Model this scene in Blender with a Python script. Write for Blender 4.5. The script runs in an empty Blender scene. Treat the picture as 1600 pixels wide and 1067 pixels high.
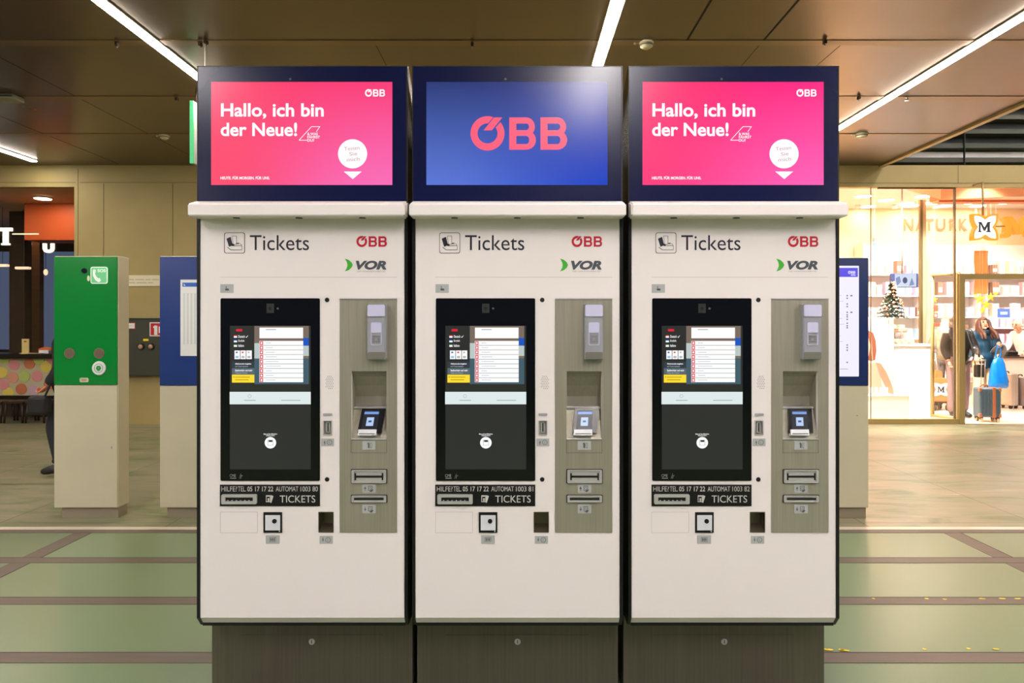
import bpy, bmesh, math, random
from mathutils import Vector, Matrix
random.seed(7)
scene = bpy.context.scene
COL = scene.collection

# ---------------------------------------------------------------- camera
F = 1067.0            # focal length in pixels of the 1600 px wide frame
CX, CY = 808.0, 506.0  # vanishing point of the depth lines
EYE = 1.5
cam_data = bpy.data.cameras.new('camera')
cam_data.sensor_width = 36.0
cam_data.lens = F / 1600.0 * 36.0
cam_data.shift_x = -(CX - 800.0) / 1600.0
cam_data.shift_y = -(533.5 - CY) / 1600.0
cam_data.clip_start = 0.05
cam = bpy.data.objects.new('camera', cam_data)
COL.objects.link(cam)
cam.location = (0, 0, EYE)
cam.rotation_euler = (math.pi / 2, 0, 0)
scene.camera = cam

# ---------------------------------------------------------------- world, exposure
world = bpy.data.worlds.new('dusk')
scene.world = world
world.use_nodes = True
wn = world.node_tree
wn.nodes['Background'].inputs[0].default_value = (0.34, 0.46, 0.80, 1)
wn.nodes['Background'].inputs[1].default_value = 0.18
scene.view_settings.view_transform = 'Standard'
scene.view_settings.look = 'None'
scene.view_settings.gamma = 1
scene.view_settings.exposure = 0.0
scene.view_settings.use_curve_mapping = False
try:
    scene.cycles.use_denoising = True
    scene.cycles.max_bounces = 8
    scene.cycles.transparent_max_bounces = 16
    scene.cycles.sample_clamp_indirect = 6.0
    scene.cycles.caustics_reflective = False
    scene.cycles.caustics_refractive = False
except Exception:
    pass
LAMP = 58.0           # radiance of the long ceiling lights
SHOP = 175.0           # radiance of the shop downlights
CAFE = 85.0

# ---------------------------------------------------------------- helpers
def lin(c):
    out = []
    for v in c[:3]:
        v = v / 255.0
        out.append(v / 12.92 if v <= 0.04045 else ((v + 0.055) / 1.055) ** 2.4)
    return (out[0], out[1], out[2], 1.0)

MATS = {}
def mat(name, rgb=(200, 200, 200), rough=0.5, metal=0.0, emit=0.0, spec=0.5, ecol=None, coat=0.0):
    if name in MATS:
        return MATS[name]
    m = bpy.data.materials.new(name)
    m.use_nodes = True
    b = m.node_tree.nodes['Principled BSDF']
    b.inputs['Base Color'].default_value = lin(rgb)
    b.inputs['Roughness'].default_value = rough
    b.inputs['Metallic'].default_value = metal
    b.inputs['Specular IOR Level'].default_value = spec
    b.inputs['Coat Weight'].default_value = coat
    b.inputs['Coat Roughness'].default_value = 0.05
    if emit:
        b.inputs['Emission Color'].default_value = lin(ecol or rgb)
        b.inputs['Emission Strength'].default_value = emit
    MATS[name] = m
    return m

def screen(name, rgb, k=1.0):
    """a lit pixel area of a display: black glass that gives off its own colour"""
    return mat(name, (4, 4, 5), 0.3, 0, k, 0.5, rgb)

def noisy(m, amount=0.15, scale=(6, 6, 6), detail=4, bump=0.0, rough_var=0.0):
    """varies the base colour (and optionally roughness/bump) with object-space noise"""
    nt = m.node_tree
    b = nt.nodes['Principled BSDF']
    tc = nt.nodes.new('ShaderNodeTexCoord')
    mp = nt.nodes.new('ShaderNodeMapping')
    mp.inputs['Scale'].default_value = scale
    nz = nt.nodes.new('ShaderNodeTexNoise')
    nz.inputs['Scale'].default_value = 1.0
    nz.inputs['Detail'].default_value = detail
    nt.links.new(tc.outputs['Object'], mp.inputs[0])
    nt.links.new(mp.outputs[0], nz.inputs['Vector'])
    base = tuple(b.inputs['Base Color'].default_value)
    rp = nt.nodes.new('ShaderNodeValToRGB')
    rp.color_ramp.elements[0].position = 0.3
    rp.color_ramp.elements[1].position = 0.7
    rp.color_ramp.elements[0].color = tuple(max(0, v * (1 - amount)) for v in base[:3]) + (1,)
    rp.color_ramp.elements[1].color = tuple(min(1, v * (1 + amount)) for v in base[:3]) + (1,)
    nt.links.new(nz.outputs['Fac'], rp.inputs[0])
    nt.links.new(rp.outputs[0], b.inputs['Base Color'])
    if bump:
        bp = nt.nodes.new('ShaderNodeBump')
        bp.inputs['Strength'].default_value = bump
        bp.inputs['Distance'].default_value = 0.002
        nt.links.new(nz.outputs['Fac'], bp.inputs['Height'])
        nt.links.new(bp.outputs[0], b.inputs['Normal'])
    if rough_var:
        mr = nt.nodes.new('ShaderNodeMapRange')
        r0 = b.inputs['Roughness'].default_value
        mr.inputs['To Min'].default_value = max(0.03, r0 - rough_var)
        mr.inputs['To Max'].default_value = min(1, r0 + rough_var)
        nt.links.new(nz.outputs['Fac'], mr.inputs['Value'])
        nt.links.new(mr.outputs[0], b.inputs['Roughness'])
    return m

def glass_mat(name, tint=(255, 255, 255), refl=0.08):
    m = bpy.data.materials.new(name)
    m.use_nodes = True
    nt = m.node_tree
    nt.nodes.clear()
    out = nt.nodes.new('ShaderNodeOutputMaterial')
    mix = nt.nodes.new('ShaderNodeMixShader')
    tr = nt.nodes.new('ShaderNodeBsdfTransparent')
    gl = nt.nodes.new('ShaderNodeBsdfGlossy')
    lw = nt.nodes.new('ShaderNodeFresnel')
    lw.inputs['IOR'].default_value = 1.45
    tr.inputs[0].default_value = lin(tint)
    gl.inputs['Roughness'].default_value = 0.02
    geo = nt.nodes.new('ShaderNodeNewGeometry')
    inv = nt.nodes.new('ShaderNodeMath'); inv.operation = 'SUBTRACT'; inv.inputs[0].default_value = 1.0
    mul = nt.nodes.new('ShaderNodeMath'); mul.operation = 'MULTIPLY'
    nt.links.new(geo.outputs['Backfacing'], inv.inputs[1])
    nt.links.new(lw.outputs[0], mul.inputs[0]); nt.links.new(inv.outputs[0], mul.inputs[1])
    nt.links.new(mul.outputs[0], mix.inputs[0])
    nt.links.new(tr.outputs[0], mix.inputs[1])
    nt.links.new(gl.outputs[0], mix.inputs[2])
    nt.links.new(mix.outputs[0], out.inputs[0])
    MATS[name] = m
    return m

def P(px, py, Y):
    return Vector(((px - CX) / F * Y, Y, EYE - (py - CY) / F * Y))
def PX(px, Y): return (px - CX) / F * Y
def PZ(py, Y): return EYE - (py - CY) / F * Y

def new_bm(): return bmesh.new()

def quad(bm, pts, mi=0):
    vs = [bm.verts.new(p) for p in pts]
    f = bm.faces.new(vs)
    f.material_index = mi
    return f

def box(bm, x0, x1, y0, y1, z0, z1, mi=0, bev=0.0, seg=2):
    if x0 > x1: x0, x1 = x1, x0
    if y0 > y1: y0, y1 = y1, y0
    if z0 > z1: z0, z1 = z1, z0
    v = [bm.verts.new(p) for p in ((x0, y0, z0), (x1, y0, z0), (x1, y1, z0), (x0, y1, z0),
                                   (x0, y0, z1), (x1, y0, z1), (x1, y1, z1), (x0, y1, z1))]
    fs = []
    for idx in ((0, 3, 2, 1), (4, 5, 6, 7), (0, 1, 5, 4), (1, 2, 6, 5), (2, 3, 7, 6), (3, 0, 4, 7)):
        f = bm.faces.new([v[i] for i in idx])
        f.material_index = mi
        fs.append(f)
    if bev > 0:
        es = set(e for f in fs for e in f.edges)
        r = bmesh.ops.bevel(bm, geom=list(es), offset=bev, segments=seg, profile=0.5, affect='EDGES')
        for f in r['faces']:
            f.material_index = mi
    return v

def prism(bm, pts, y0, y1, mi=0):
    """polygon in XZ (counter-clockwise seen from -Y) extruded along Y"""
    a = [bm.verts.new((x, y0, z)) for x, z in pts]
    b = [bm.verts.new((x, y1, z)) for x, z in pts]
    n = len(pts)
    f = bm.faces.new(a); f.material_index = mi
    f = bm.faces.new(b[::-1]); f.material_index = mi
    for i in range(n):
        j = (i + 1) % n
        f = bm.faces.new((a[j], a[i], b[i], b[j])); f.material_index = mi

def prism_x(bm, pts, x0, x1, mi=0):
    """polygon in YZ extruded along X"""
    a = [bm.verts.new((x0, y, z)) for y, z in pts]
    b = [bm.verts.new((x1, y, z)) for y, z in pts]
    n = len(pts)
    f = bm.faces.new(a); f.material_index = mi
    f = bm.faces.new(b[::-1]); f.material_index = mi
    for i in range(n):
        j = (i + 1) % n
        f = bm.faces.new((a[j], a[i], b[i], b[j])); f.material_index = mi

def flat(bm, pts, y, mi=0):
    f = bm.faces.new([bm.verts.new((x, y, z)) for x, z in pts])
    f.material_index = mi
    if f.normal.y > 0 or (f.normal_update() or f.normal.y > 0):
        f.normal_flip()
    return f

def rect(x0, x1, z0, z1):
    if x0 > x1: x0, x1 = x1, x0
    if z0 > z1: z0, z1 = z1, z0
    return [(x0, z0), (x1, z0), (x1, z1), (x0, z1)]

def rrect(x0, x1, z0, z1, r, n=5):
    if x0 > x1: x0, x1 = x1, x0
    if z0 > z1: z0, z1 = z1, z0
    pts = []
    for cx, cz, a0 in ((x1 - r, z0 + r, -90), (x1 - r, z1 - r, 0), (x0 + r, z1 - r, 90), (x0 + r, z0 + r, 180)):
        for i in range(n + 1):
            a = math.radians(a0 + 90 * i / n)
            pts.append((cx + r * math.cos(a), cz + r * math.sin(a)))
    return pts

def circ(cx, cz, r, n=28, rz=None):
    rz = rz or r
    return [(cx + r * math.cos(2 * math.pi * i / n), cz + rz * math.sin(2 * math.pi * i / n)) for i in range(n)]

def ring(bm, outer, inner, y0, y1, mi=0):
    """frame between two outlines with the same number of points, extruded along Y"""
    n = len(outer)
    A = [bm.verts.new((x, y0, z)) for x, z in outer]
    B = [bm.verts.new((x, y0, z)) for x, z in inner]
    C = [bm.verts.new((x, y1, z)) for x, z in outer]
    D = [bm.verts.new((x, y1, z)) for x, z in inner]
    for i in range(n):
        j = (i + 1) % n
        for q in ((A[i], A[j], B[j], B[i]), (C[j], C[i], D[i], D[j]), (A[j], A[i], C[i], C[j]), (B[i], B[j], D[j], D[i])):
            f = bm.faces.new(q); f.material_index = mi

def cyl(bm, p0, p1, r0, r1=None, n=16, mi=0, caps=True):
    p0, p1 = Vector(p0), Vector(p1)
    r1 = r0 if r1 is None else r1
    d = (p1 - p0).normalized()
    a = d.orthogonal().normalized()
    b = d.cross(a)
    A, B = [], []
    for i in range(n):
        t = 2 * math.pi * i / n
        o = a * math.cos(t) + b * math.sin(t)
        A.append(bm.verts.new(p0 + o * r0)); B.append(bm.verts.new(p1 + o * r1))
    for i in range(n):
        j = (i + 1) % n
        f = bm.faces.new((A[i], A[j], B[j], B[i])); f.material_index = mi; f.smooth = True
    if caps:
        f = bm.faces.new(A[::-1]); f.material_index = mi
        f = bm.faces.new(B); f.material_index = mi

def ball(bm, c, r, mi=0, n=12, sc=(1, 1, 1)):
    m = Matrix.Translation(Vector(c)) @ Matrix.Diagonal((sc[0], sc[1], sc[2], 1))
    k = bmesh.ops.create_uvsphere(bm, u_segments=n, v_segments=max(6, n // 2 + 2), radius=r, matrix=m)
    for v in k['verts']:
        for f in v.link_faces:
            f.material_index = mi; f.smooth = True

def plate(bm, x0, x1, z0, z1, y0, y1, holes, mi=0):
    """flat plate with rectangular cut-outs"""
    xs = sorted(set([x0, x1] + [h[0] for h in holes] + [h[1] for h in holes]))
    zs = sorted(set([z0, z1] + [h[2] for h in holes] + [h[3] for h in holes]))
    nx, nz = len(xs) - 1, len(zs) - 1
    def filled(i, k):
        if i < 0 or k < 0 or i >= nx or k >= nz: return False
        cx, cz = (xs[i] + xs[i + 1]) / 2, (zs[k] + zs[k + 1]) / 2
        return not any(h[0] < cx < h[1] and h[2] < cz < h[3] for h in holes)
    for i in range(nx):
        for k in range(nz):
            if not filled(i, k): continue
            a, b, c, d = xs[i], xs[i + 1], zs[k], zs[k + 1]
            quad(bm, ((a, y0, c), (b, y0, c), (b, y0, d), (a, y0, d)), mi)
            quad(bm, ((b, y1, c), (a, y1, c), (a, y1, d), (b, y1, d)), mi)
            if not filled(i - 1, k): quad(bm, ((a, y1, c), (a, y0, c), (a, y0, d), (a, y1, d)), mi)
            if not filled(i + 1, k): quad(bm, ((b, y0, c), (b, y1, c), (b, y1, d), (b, y0, d)), mi)
            if not filled(i, k - 1): quad(bm, ((a, y1, c), (b, y1, c), (b, y0, c), (a, y0, c)), mi)
            if not filled(i, k + 1): quad(bm, ((a, y0, d), (b, y0, d), (b, y1, d), (a, y1, d)), mi)
    bmesh.ops.remove_doubles(bm, verts=bm.verts, dist=1e-6)

def text(bm, s, x0, x1, z0, z1, y, mi=0, bold=0.0, shear=0.0, rot=0.0):
    """lettering fitted to a box on a plane facing -Y; x1=None keeps the natural width"""
    cu = bpy.data.curves.new('t', 'FONT')
    cu.body = s
    cu.offset = bold
    cu.shear = shear
    cu.resolution_u = 5
    ob = bpy.data.objects.new('t', cu)
    COL.objects.link(ob)
    dg = bpy.context.evaluated_depsgraph_get()
    me = bpy.data.meshes.new_from_object(ob.evaluated_get(dg))
    vs = [v.co.copy() for v in me.vertices]
    ps = [tuple(p.vertices) for p in me.polygons]
    bpy.data.objects.remove(ob); bpy.data.curves.remove(cu); bpy.data.meshes.remove(me)
    if not vs: return
    ax, bx = min(v.x for v in vs), max(v.x for v in vs)
    az, bz = min(v.y for v in vs), max(v.y for v in vs)
    if z0 > z1: z0, z1 = z1, z0
    sz = (z1 - z0) / max(1e-6, bz - az)
    if x1 is None:
        sx = sz
    else:
        sx = (x1 - x0) / max(1e-6, bx - ax)
    pts = [((v.x - ax) * sx + x0, (v.y - az) * sz + z0) for v in vs]
    if rot:
        mx = (x0 + (x1 if x1 is not None else x0 + (bx - ax) * sx)) / 2; mz = (z0 + z1) / 2
        c, sn = math.cos(rot), math.sin(rot)
        pts = [(mx + (x - mx) * c - (z - mz) * sn, mz + (x - mx) * sn + (z - mz) * c) for x, z in pts]
    nv = [bm.verts.new((x, y, z)) for x, z in pts]
    for p in ps:
        try:
            f = bm.faces.new([nv[i] for i in p]); f.material_index = mi
            f.normal_update()
            if f.normal.y > 0: f.normal_flip()
        except ValueError:
            pass

def obj(name, bm, mats, parent=None, loc=(0, 0, 0), smooth=False, label=None):
    me = bpy.data.meshes.new(name)
    bm.to_mesh(me); bm.free()
    for m in (mats if isinstance(mats, (list, tuple)) else [mats]):
        me.materials.append(m)
    if smooth:
        for p in me.polygons: p.use_smooth = True
    o = bpy.data.objects.new(name, me)
    COL.objects.link(o)
    o.location = loc
    if parent is not None: o.parent = parent
    if label: o['label'] = label
    return o

def tag(o, label, cat, group=None, kind=None):
    o['label'] = label; o['category'] = cat
    if group: o['group'] = group
    if kind: o['kind'] = kind
    return o

def thing(name, label, cat, loc=(0, 0, 0), rz=0.0, group=None):
    o = bpy.data.objects.new(name, None)
    o.empty_display_size = 0.1
    COL.objects.link(o)
    o.location = loc; o.rotation_euler = (0, 0, rz)
    return tag(o, label, cat, group)

def struct(name, bm, mats, label=None):
    o = obj(name, bm, mats)
    o['kind'] = 'structure'
    if label: o['label'] = label
    return o

def dup(root, loc, rz=None, label=None):
    r = root.copy(); COL.objects.link(r); r.location = loc
    if rz is not None: r.rotation_euler = (0, 0, rz)
    if label: r['label'] = label
    for ch in list(root.children):
        c = ch.copy(); COL.objects.link(c); c.parent = r
        for g in list(ch.children):
            d = g.copy(); COL.objects.link(d); d.parent = c
    return r

def skin(verts, edges, sub=2, root=0):
    """grows a smooth limb-like surface from joints (x, y, z, r) and returns a bmesh"""
    me = bpy.data.meshes.new('skel')
    me.from_pydata([v[:3] for v in verts], edges, [])
    ob = bpy.data.objects.new('skel', me)
    COL.objects.link(ob)
    mo = ob.modifiers.new('s', 'SKIN'); mo.use_smooth_shade = True
    for i, v in enumerate(verts):
        d = me.skin_vertices[0].data[i]
        r = v[3]
        d.radius = r if isinstance(r, tuple) else (r, r)
        d.use_root = (i == root)
    sb = ob.modifiers.new('u', 'SUBSURF'); sb.levels = sub; sb.render_levels = sub
    dg = bpy.context.evaluated_depsgraph_get()
    m2 = bpy.data.meshes.new_from_object(ob.evaluated_get(dg))
    bm = bmesh.new(); bm.from_mesh(m2)
    bpy.data.objects.remove(ob); bpy.data.meshes.remove(me); bpy.data.meshes.remove(m2)
    for f in bm.faces: f.smooth = True
    return bm

def merge(bm, other, mi=None):
    me = bpy.data.meshes.new('tmp'); other.to_mesh(me); other.free()
    n0 = len(bm.faces)
    bm.from_mesh(me); bpy.data.meshes.remove(me)
    if mi is not None:
        bm.faces.ensure_lookup_table()
        for f in bm.faces[n0:]: f.material_index = mi

def rail_logo(bm, x0, x1, z0, z1, y, mi=0):
    """the ring-and-stroke O followed by two round B letters"""
    U = lambda u: x0 + (u - 262) / 898.0 * (x1 - x0)
    V = lambda v: z1 - (v - 368) / 320.0 * (z1 - z0)
    n = 40
    o_, i_ = [], []
    for k in range(n + 1):
        t = k / n
        ao = math.radians(70 + (400.6 - 70) * t); ai = math.radians(87 + (396 - 87) * t)
        o_.append((U(420 + 158 * math.cos(ao)), V(528 - 160 * math.sin(ao))))
        i_.append((U(420 + 93 * math.cos(ai)), V(528 - 93 * math.sin(ai))))
    for k in range(n):
        flat(bm, (o_[k], o_[k + 1], i_[k + 1], i_[k]), y, mi)
    flat(bm, [(U(a), V(b)) for a, b in ((383, 500), (460, 500), (557, 380), (480, 380))], y, mi)
    for off in (0, 290):
        for a, b, c, d in ((622, 688, 380, 680), (688, 780, 380, 437), (688, 780, 498, 552), (688, 780, 627, 680)):
            flat(bm, rect(U(a + off), U(b + off), V(d), V(c)), y - 2e-5 * (c - 379) / 100, mi)
        for kb, (cx, cz, ro, rz, ri, rzi) in enumerate( ((780, 467, 80, 87, 25, 31), (780, 590, 90, 90, 27, 38))):
            for k in range(12):
                a0 = math.radians(-90 + 15 * k); a1 = math.radians(-75 + 15 * k)
                flat(bm, [(U(cx + off + ro * math.cos(a0)), V(cz + rz * math.sin(a0))), (U(cx + off + ro * math.cos(a1)), V(cz + rz * math.sin(a1))),
                          (U(cx + off + ri * math.cos(a1)), V(cz + rzi * math.sin(a1))), (U(cx + off + ri * math.cos(a0)), V(cz + rzi * math.sin(a0)))], y - 1e-4 - 4e-5 * kb, mi)

# ---------------------------------------------------------------- materials of the hall
CEIL = 3.87
WALL_Y = 10.2
m_lamp = mat('lamp_diffuser', (255, 255, 255), 0.5, 0, LAMP, 0.5, (255, 246, 234))
m_lamp_boost = mat('lamp_diffuser_cool_boost', (255, 255, 255), 0.5, 0, LAMP * 2.5, 0.5, (255, 247, 246))  # stronger emission for lamp lengths out of view, added to brighten the hall
m_lamp_body = mat('lamp_body', (200, 195, 185), 0.4)
m_ceil = noisy(mat('bronze_ceiling', (118, 104, 86), 0.3, 0.85), 0.12, (0.6, 0.6, 1), 3, 0, 0.06)
m_ceil_lip = mat('bronze_lip', (140, 118, 90), 0.4, 0.75)
m_dark = mat('dark_gap', (8, 7, 6), 0.8)
m_wall = noisy(mat('olive_tan_panel', (176, 156, 104), 0.55, 0, 0, 0.3), 0.05, (2, 2, 2), 3)
m_seam = mat('panel_seam', (96, 82, 50), 0.7)
m_bronze = mat('bronze_frame', (170, 146, 94), 0.38, 0.35)
m_beam = noisy(mat('floor_beam', (98, 84, 74), 0.45), 0.12, (3, 30, 3), 4)
m_fleck = mat('yellow_fleck', (235, 200, 40), 0.6)
m_steelstrip = mat('bright_steel_strip', (222, 208, 190), 0.4, 0.4)
m_louvre = mat('louvre', (62, 64, 50), 0.5, 0.2)
m_louvre_dark = mat('louvre_shadow_board', (20, 22, 18), 0.6)

# frosted green glass floor
m_gfloor = mat('green_glass_floor', (112, 127, 94), 0.3, 0, 0, 0.5)
noisy(m_gfloor, 0.04, (170, 170, 170), 2, 0.05, 0.03)

# streaky stone floor with joints
m_stone = mat('streaked_stone', (140, 128, 100), 0.3, 0, 0, 0.5)
nt = m_stone.node_tree
bs = nt.nodes['Principled BSDF']
tc = nt.nodes.new('ShaderNodeTexCoord')
mp = nt.nodes.new('ShaderNodeMapping'); mp.inputs['Rotation'].default_value = (0, 0, 0.18); mp.inputs['Scale'].default_value = (0.8, 3.2, 1)
nz = nt.nodes.new('ShaderNodeTexNoise'); nz.inputs['Scale'].default_value = 1.6; nz.inputs['Detail'].default_value = 8; nz.inputs['Roughness'].default_value = 0.62; nz.inputs['Distortion'].default_value = 0.8
rp = nt.nodes.new('ShaderNodeValToRGB')
e = rp.color_ramp.elements
e[0].position = 0.28; e[0].color = lin((90, 98, 68))
e[1].position = 0.5; e[1].color = lin((140, 137, 108))
for pos, c in ((0.40, (114, 122, 86)), (0.60, (148, 140, 112)), (0.69, (164, 154, 128)), (0.75, (226, 212, 178))):
    q = e.new(pos); q.color = lin(c)
br = nt.nodes.new('ShaderNodeTexBrick')
br.inputs['Scale'].default_value = 1.0; br.inputs['Mortar Size'].default_value = 0.006; br.inputs['Brick Width'].default_value = 2.4; br.inputs['Row Height'].default_value = 1.3
br.offset = 0.0
br.inputs['Color1'].default_value = (1, 1, 1, 1); br.inputs['Color2'].default_value = (0.9, 0.9, 0.9, 1); br.inputs['Mortar'].default_value = (0.45, 0.42, 0.36, 1)
mpb = nt.nodes.new('ShaderNodeMapping'); mpb.inputs['Rotation'].default_value = (0, 0, math.pi / 2); mpb.inputs['Location'].default_value = (0.35, 0.0, 0)
mx = nt.nodes.new('ShaderNodeMixRGB'); mx.blend_type = 'MULTIPLY'; mx.inputs[0].default_value = 1.0
nt.links.new(tc.outputs['Object'], mp.inputs[0]); nt.links.new(mp.outputs[0], nz.inputs['Vector']); nt.links.new(nz.outputs['Fac'], rp.inputs[0])
nt.links.new(tc.outputs['Object'], mpb.inputs[0]); nt.links.new(mpb.outputs[0], br.inputs['Vector'])
nt.links.new(rp.outputs[0], mx.inputs[1]); nt.links.new(br.outputs['Color'], mx.inputs[2]); nt.links.new(mx.outputs[0], bs.inputs['Base Color'])

# ---------------------------------------------------------------- floor
bm = new_bm(); box(bm, -14, 14, 5.035, 10.28, -0.12, 0)
struct('floor', bm, m_stone)
bm = new_bm(); box(bm, -14, 14, -15, 4.972, -0.12, 0)
struct('floor_glass', bm, m_gfloor)
bm = new_bm(); box(bm, -14, 14, 4.972, 5.035, -0.12, 0.004)
struct('trim_1', bm, m_steelstrip)
bm = new_bm()
yb = 4.9
for i, yc in enumerate((4.33, 3.695, 3.065, 2.43, 1.8, 1.17, 0.54, -0.1, -0.73, -1.4, -2.0)):
    box(bm, -14, 14, yc - 0.045, yc + 0.045, -0.02, 0.0025)
    box(bm, -14, 14, yc + 0.045, yc + 0.052, -0.02, 0.003, 1)
box(bm, -14, 14, 4.90, 4.972, -0.02, 0.0025)
for x in (-5.2, -3.12, -1.04, 1.04, 3.12, 5.2):
    box(bm, x - 0.06, x + 0.06, -9, 4.93, -0.02, 0.0012)
    box(bm, x + 0.06, x + 0.068, -9, 4.93, -0.02, 0.0016, 1)
rnd = random.Random(3)
for px, py in ((1288, 1015), (1296, 1016), (1314, 1016), (1320, 1017), (1444, 1015), (1513, 1014), (1556, 1015), (1365, 936), (1448, 936), (1476, 937), (1534, 936), (1566, 936), (1590, 936)):
    Y = F * EYE / (py - CY)
    x = PX(px, Y); w = rnd.uniform(0.008, 0.02)
    pts = [(x + w * math.cos(a) * rnd.uniform(.7, 1.3), Y + 0.008 * math.sin(a) * rnd.uniform(.7, 1.3), 0.0036) for a in [k * math.pi / 4 for k in range(8)]]
    quad(bm, pts, 2)
struct('trim_2', bm, [m_beam, mat('beam_joint', (70, 58, 48), 0.6), m_fleck])

# ---------------------------------------------------------------- ceiling
bm = new_bm()
box(bm, -14, 5.4, -15, WALL_Y + 0.1, CEIL, CEIL + 0.12)
box(bm, 5.47, 14, -15, 3.4, CEIL, CEIL + 0.12)
struct('ceiling', bm, m_ceil)
bm = new_bm()
for y in (2.95, 4.35, 5.75, 7.15, 8.55):
    box(bm, -14, 5.4, y - 0.05, y + 0.05, CEIL - 0.006, CEIL)
struct('trim_3', bm, m_ceil_lip)
bm = new_bm()
for x, y0, y1 in ((1.42, 4.4, 5.7), (2.06, 4.4, 5.7)):
    box(bm, x - 0.008, x + 0.008, y0, y1, CEIL - 0.003, CEIL)
for x in (2.06, 2.75, -4.6, -5.9, -1.2):
    box(bm, x - 0.002, x + 0.002, 5.8, 10.1, CEIL - 0.002, CEIL)
struct('trim_4', bm, m_dark)
bm = new_bm(); box(bm, 5.4, 5.47, 3.4, WALL_Y + 0.1, CEIL - 0.03, 4.2)
struct('trim_5', bm, m_bronze)
bm = new_bm(); box(bm, 5.4, 14, 3.4, 11, 6.6, 6.7)
struct('ceiling_upper', bm, m_louvre_dark)

# ---------------------------------------------------------------- long ceiling lights
def lamp(x, y0, y1, label):
    t = thing('linear_ceiling_light', label, 'ceiling light', ((x), 0, CEIL), 0, 'long linear ceiling lights')
    b = new_bm(); box(b, -0.055, 0.055, y0 - 0.02, y1 + 0.02, -0.012, 0.0)
    obj('housing', b, m_lamp_body, t)
    y = y0; step = 1.0 if x > 3 else 1.4
    ys = [6.35 - step * 20 + step * k for k in range(60)]
    cuts = [y0] + [v for v in ys if y0 + 0.1 < v < y1 - 0.1] + [y1]
    for a, c in zip(cuts, cuts[1:]):
        b = new_bm(); box(b, -0.042, 0.042, a + 0.004, c - 0.004, -0.02, -0.012)
        obj('diffuser', b, m_lamp if (a + c) / 2 > 1.2 else m_lamp_boost, t)
    return t
lamp(-7.0, -8.0, 9.9, 'short glowing end of a light line by the upper left frame edge')
lamp(-3.05, -1.2, 9.9, 'bright light line running diagonally behind the left machine header')
lamp(0.735, -2.0, 9.9, 'bright light line reaching down to the middle machine header')
lamp(3.88, -1.2, 9.9, 'long bright light line at upper right, in jointed lengths')
lamp(7.4, -8.0, 3.0, 'added fill light line, unseen beyond the right frame edge')  # added out of view to light the machine fronts
lamp(-9.6, -8.0, 3.0, 'added fill light line, unseen beyond the left frame edge')  # added on the opposite side for the same front light

for x_, lb in ((7.0, 'nearest the hall ceiling edge'), (9.5, 'middle one'), (12.0, 'farthest right')):  # lamps added in the void to light the louvres and right floor
    t = thing('linear_ceiling_light', 'added unseen light line high in the tall void above the shop side, ' + lb, 'ceiling light', (x_, 0, 6.6), 0, 'long linear ceiling lights')
    b = new_bm(); box(b, -0.055, 0.055, 3.9, 9.5, -0.012, 0.0); obj('housing', b, m_lamp_body, t)
    b = new_bm(); box(b, -0.042, 0.042, 3.95, 9.45, -0.02, -0.012); obj('diffuser', b, m_lamp_boost, t)

# ---------------------------------------------------------------- walls
def wall_plate(name, x0, x1, z0, z1, holes, y0=WALL_Y, y1=WALL_Y + 0.12, m=m_wall):
    b = new_bm(); plate(b, x0, x1, z0, z1, y0, y1, holes)
    return struct(name, b, m)
XO = PX(116, WALL_Y)      # right jamb of the cafe opening
XG = 4.6                  # where the shop glazing starts (behind the right machine)
ZG = PZ(292, WALL_Y)      # top of the openings
wall_plate('wall_back', -14, 14, 0, CEIL, [(-12, XO, 0, ZG), (XG, 13.9, 0, ZG)])
bm = new_bm()
yy = WALL_Y - 0.003
def seam(px0, py0, px1, py1):
    x0, x1 = PX(px0, WALL_Y), PX(px1, WALL_Y); z0, z1 = PZ(py1, WALL_Y), PZ(py0, WALL_Y)
    box(bm, x0 - 0.003, x1 + 0.003, yy, yy + 0.004, z0 - 0.003, z1 + 0.003)
seam(122, 264, 122, 660); seam(125, 285, 310, 285); seam(162, 287, 162, 660); seam(270, 287, 270, 660); seam(0, 285, 118, 285)
seam(1497, 258, 1497, 286); seam(1310, 286, 1600, 286)
struct('trim_6', bm, m_seam)
# louvred wall above the shop, past the ceiling edge
bm = new_bm()
box(bm, 5.0, 14, WALL_Y + 0.14, WALL_Y + 0.2, CEIL - 0.05, 6.6, 1)
z = CEIL + 0.03
while z < 6.5:
    prism_x(bm, [(WALL_Y + 0.14, z), (WALL_Y + 0.02, z + 0.02), (WALL_Y + 0.02, z + 0.085), (WALL_Y + 0.14, z + 0.12)], 5.0, 14, 0)
    z += 0.215
box(bm, PX(1507, WALL_Y), PX(1508.4, WALL_Y), WALL_Y + 0.0, WALL_Y + 0.03, CEIL, 6.6, 1)
struct('wall_louvre', bm, [m_louvre, m_louvre_dark])
bm = new_bm(); box(bm, 14, 14.1, -9, 11, 0, 6.7); struct('wall_right', bm, m_wall)
bm = new_bm(); box(bm, -14.1, -14, -9, 16, 0, 4.0); struct('wall_left', bm, m_wall)

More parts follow.
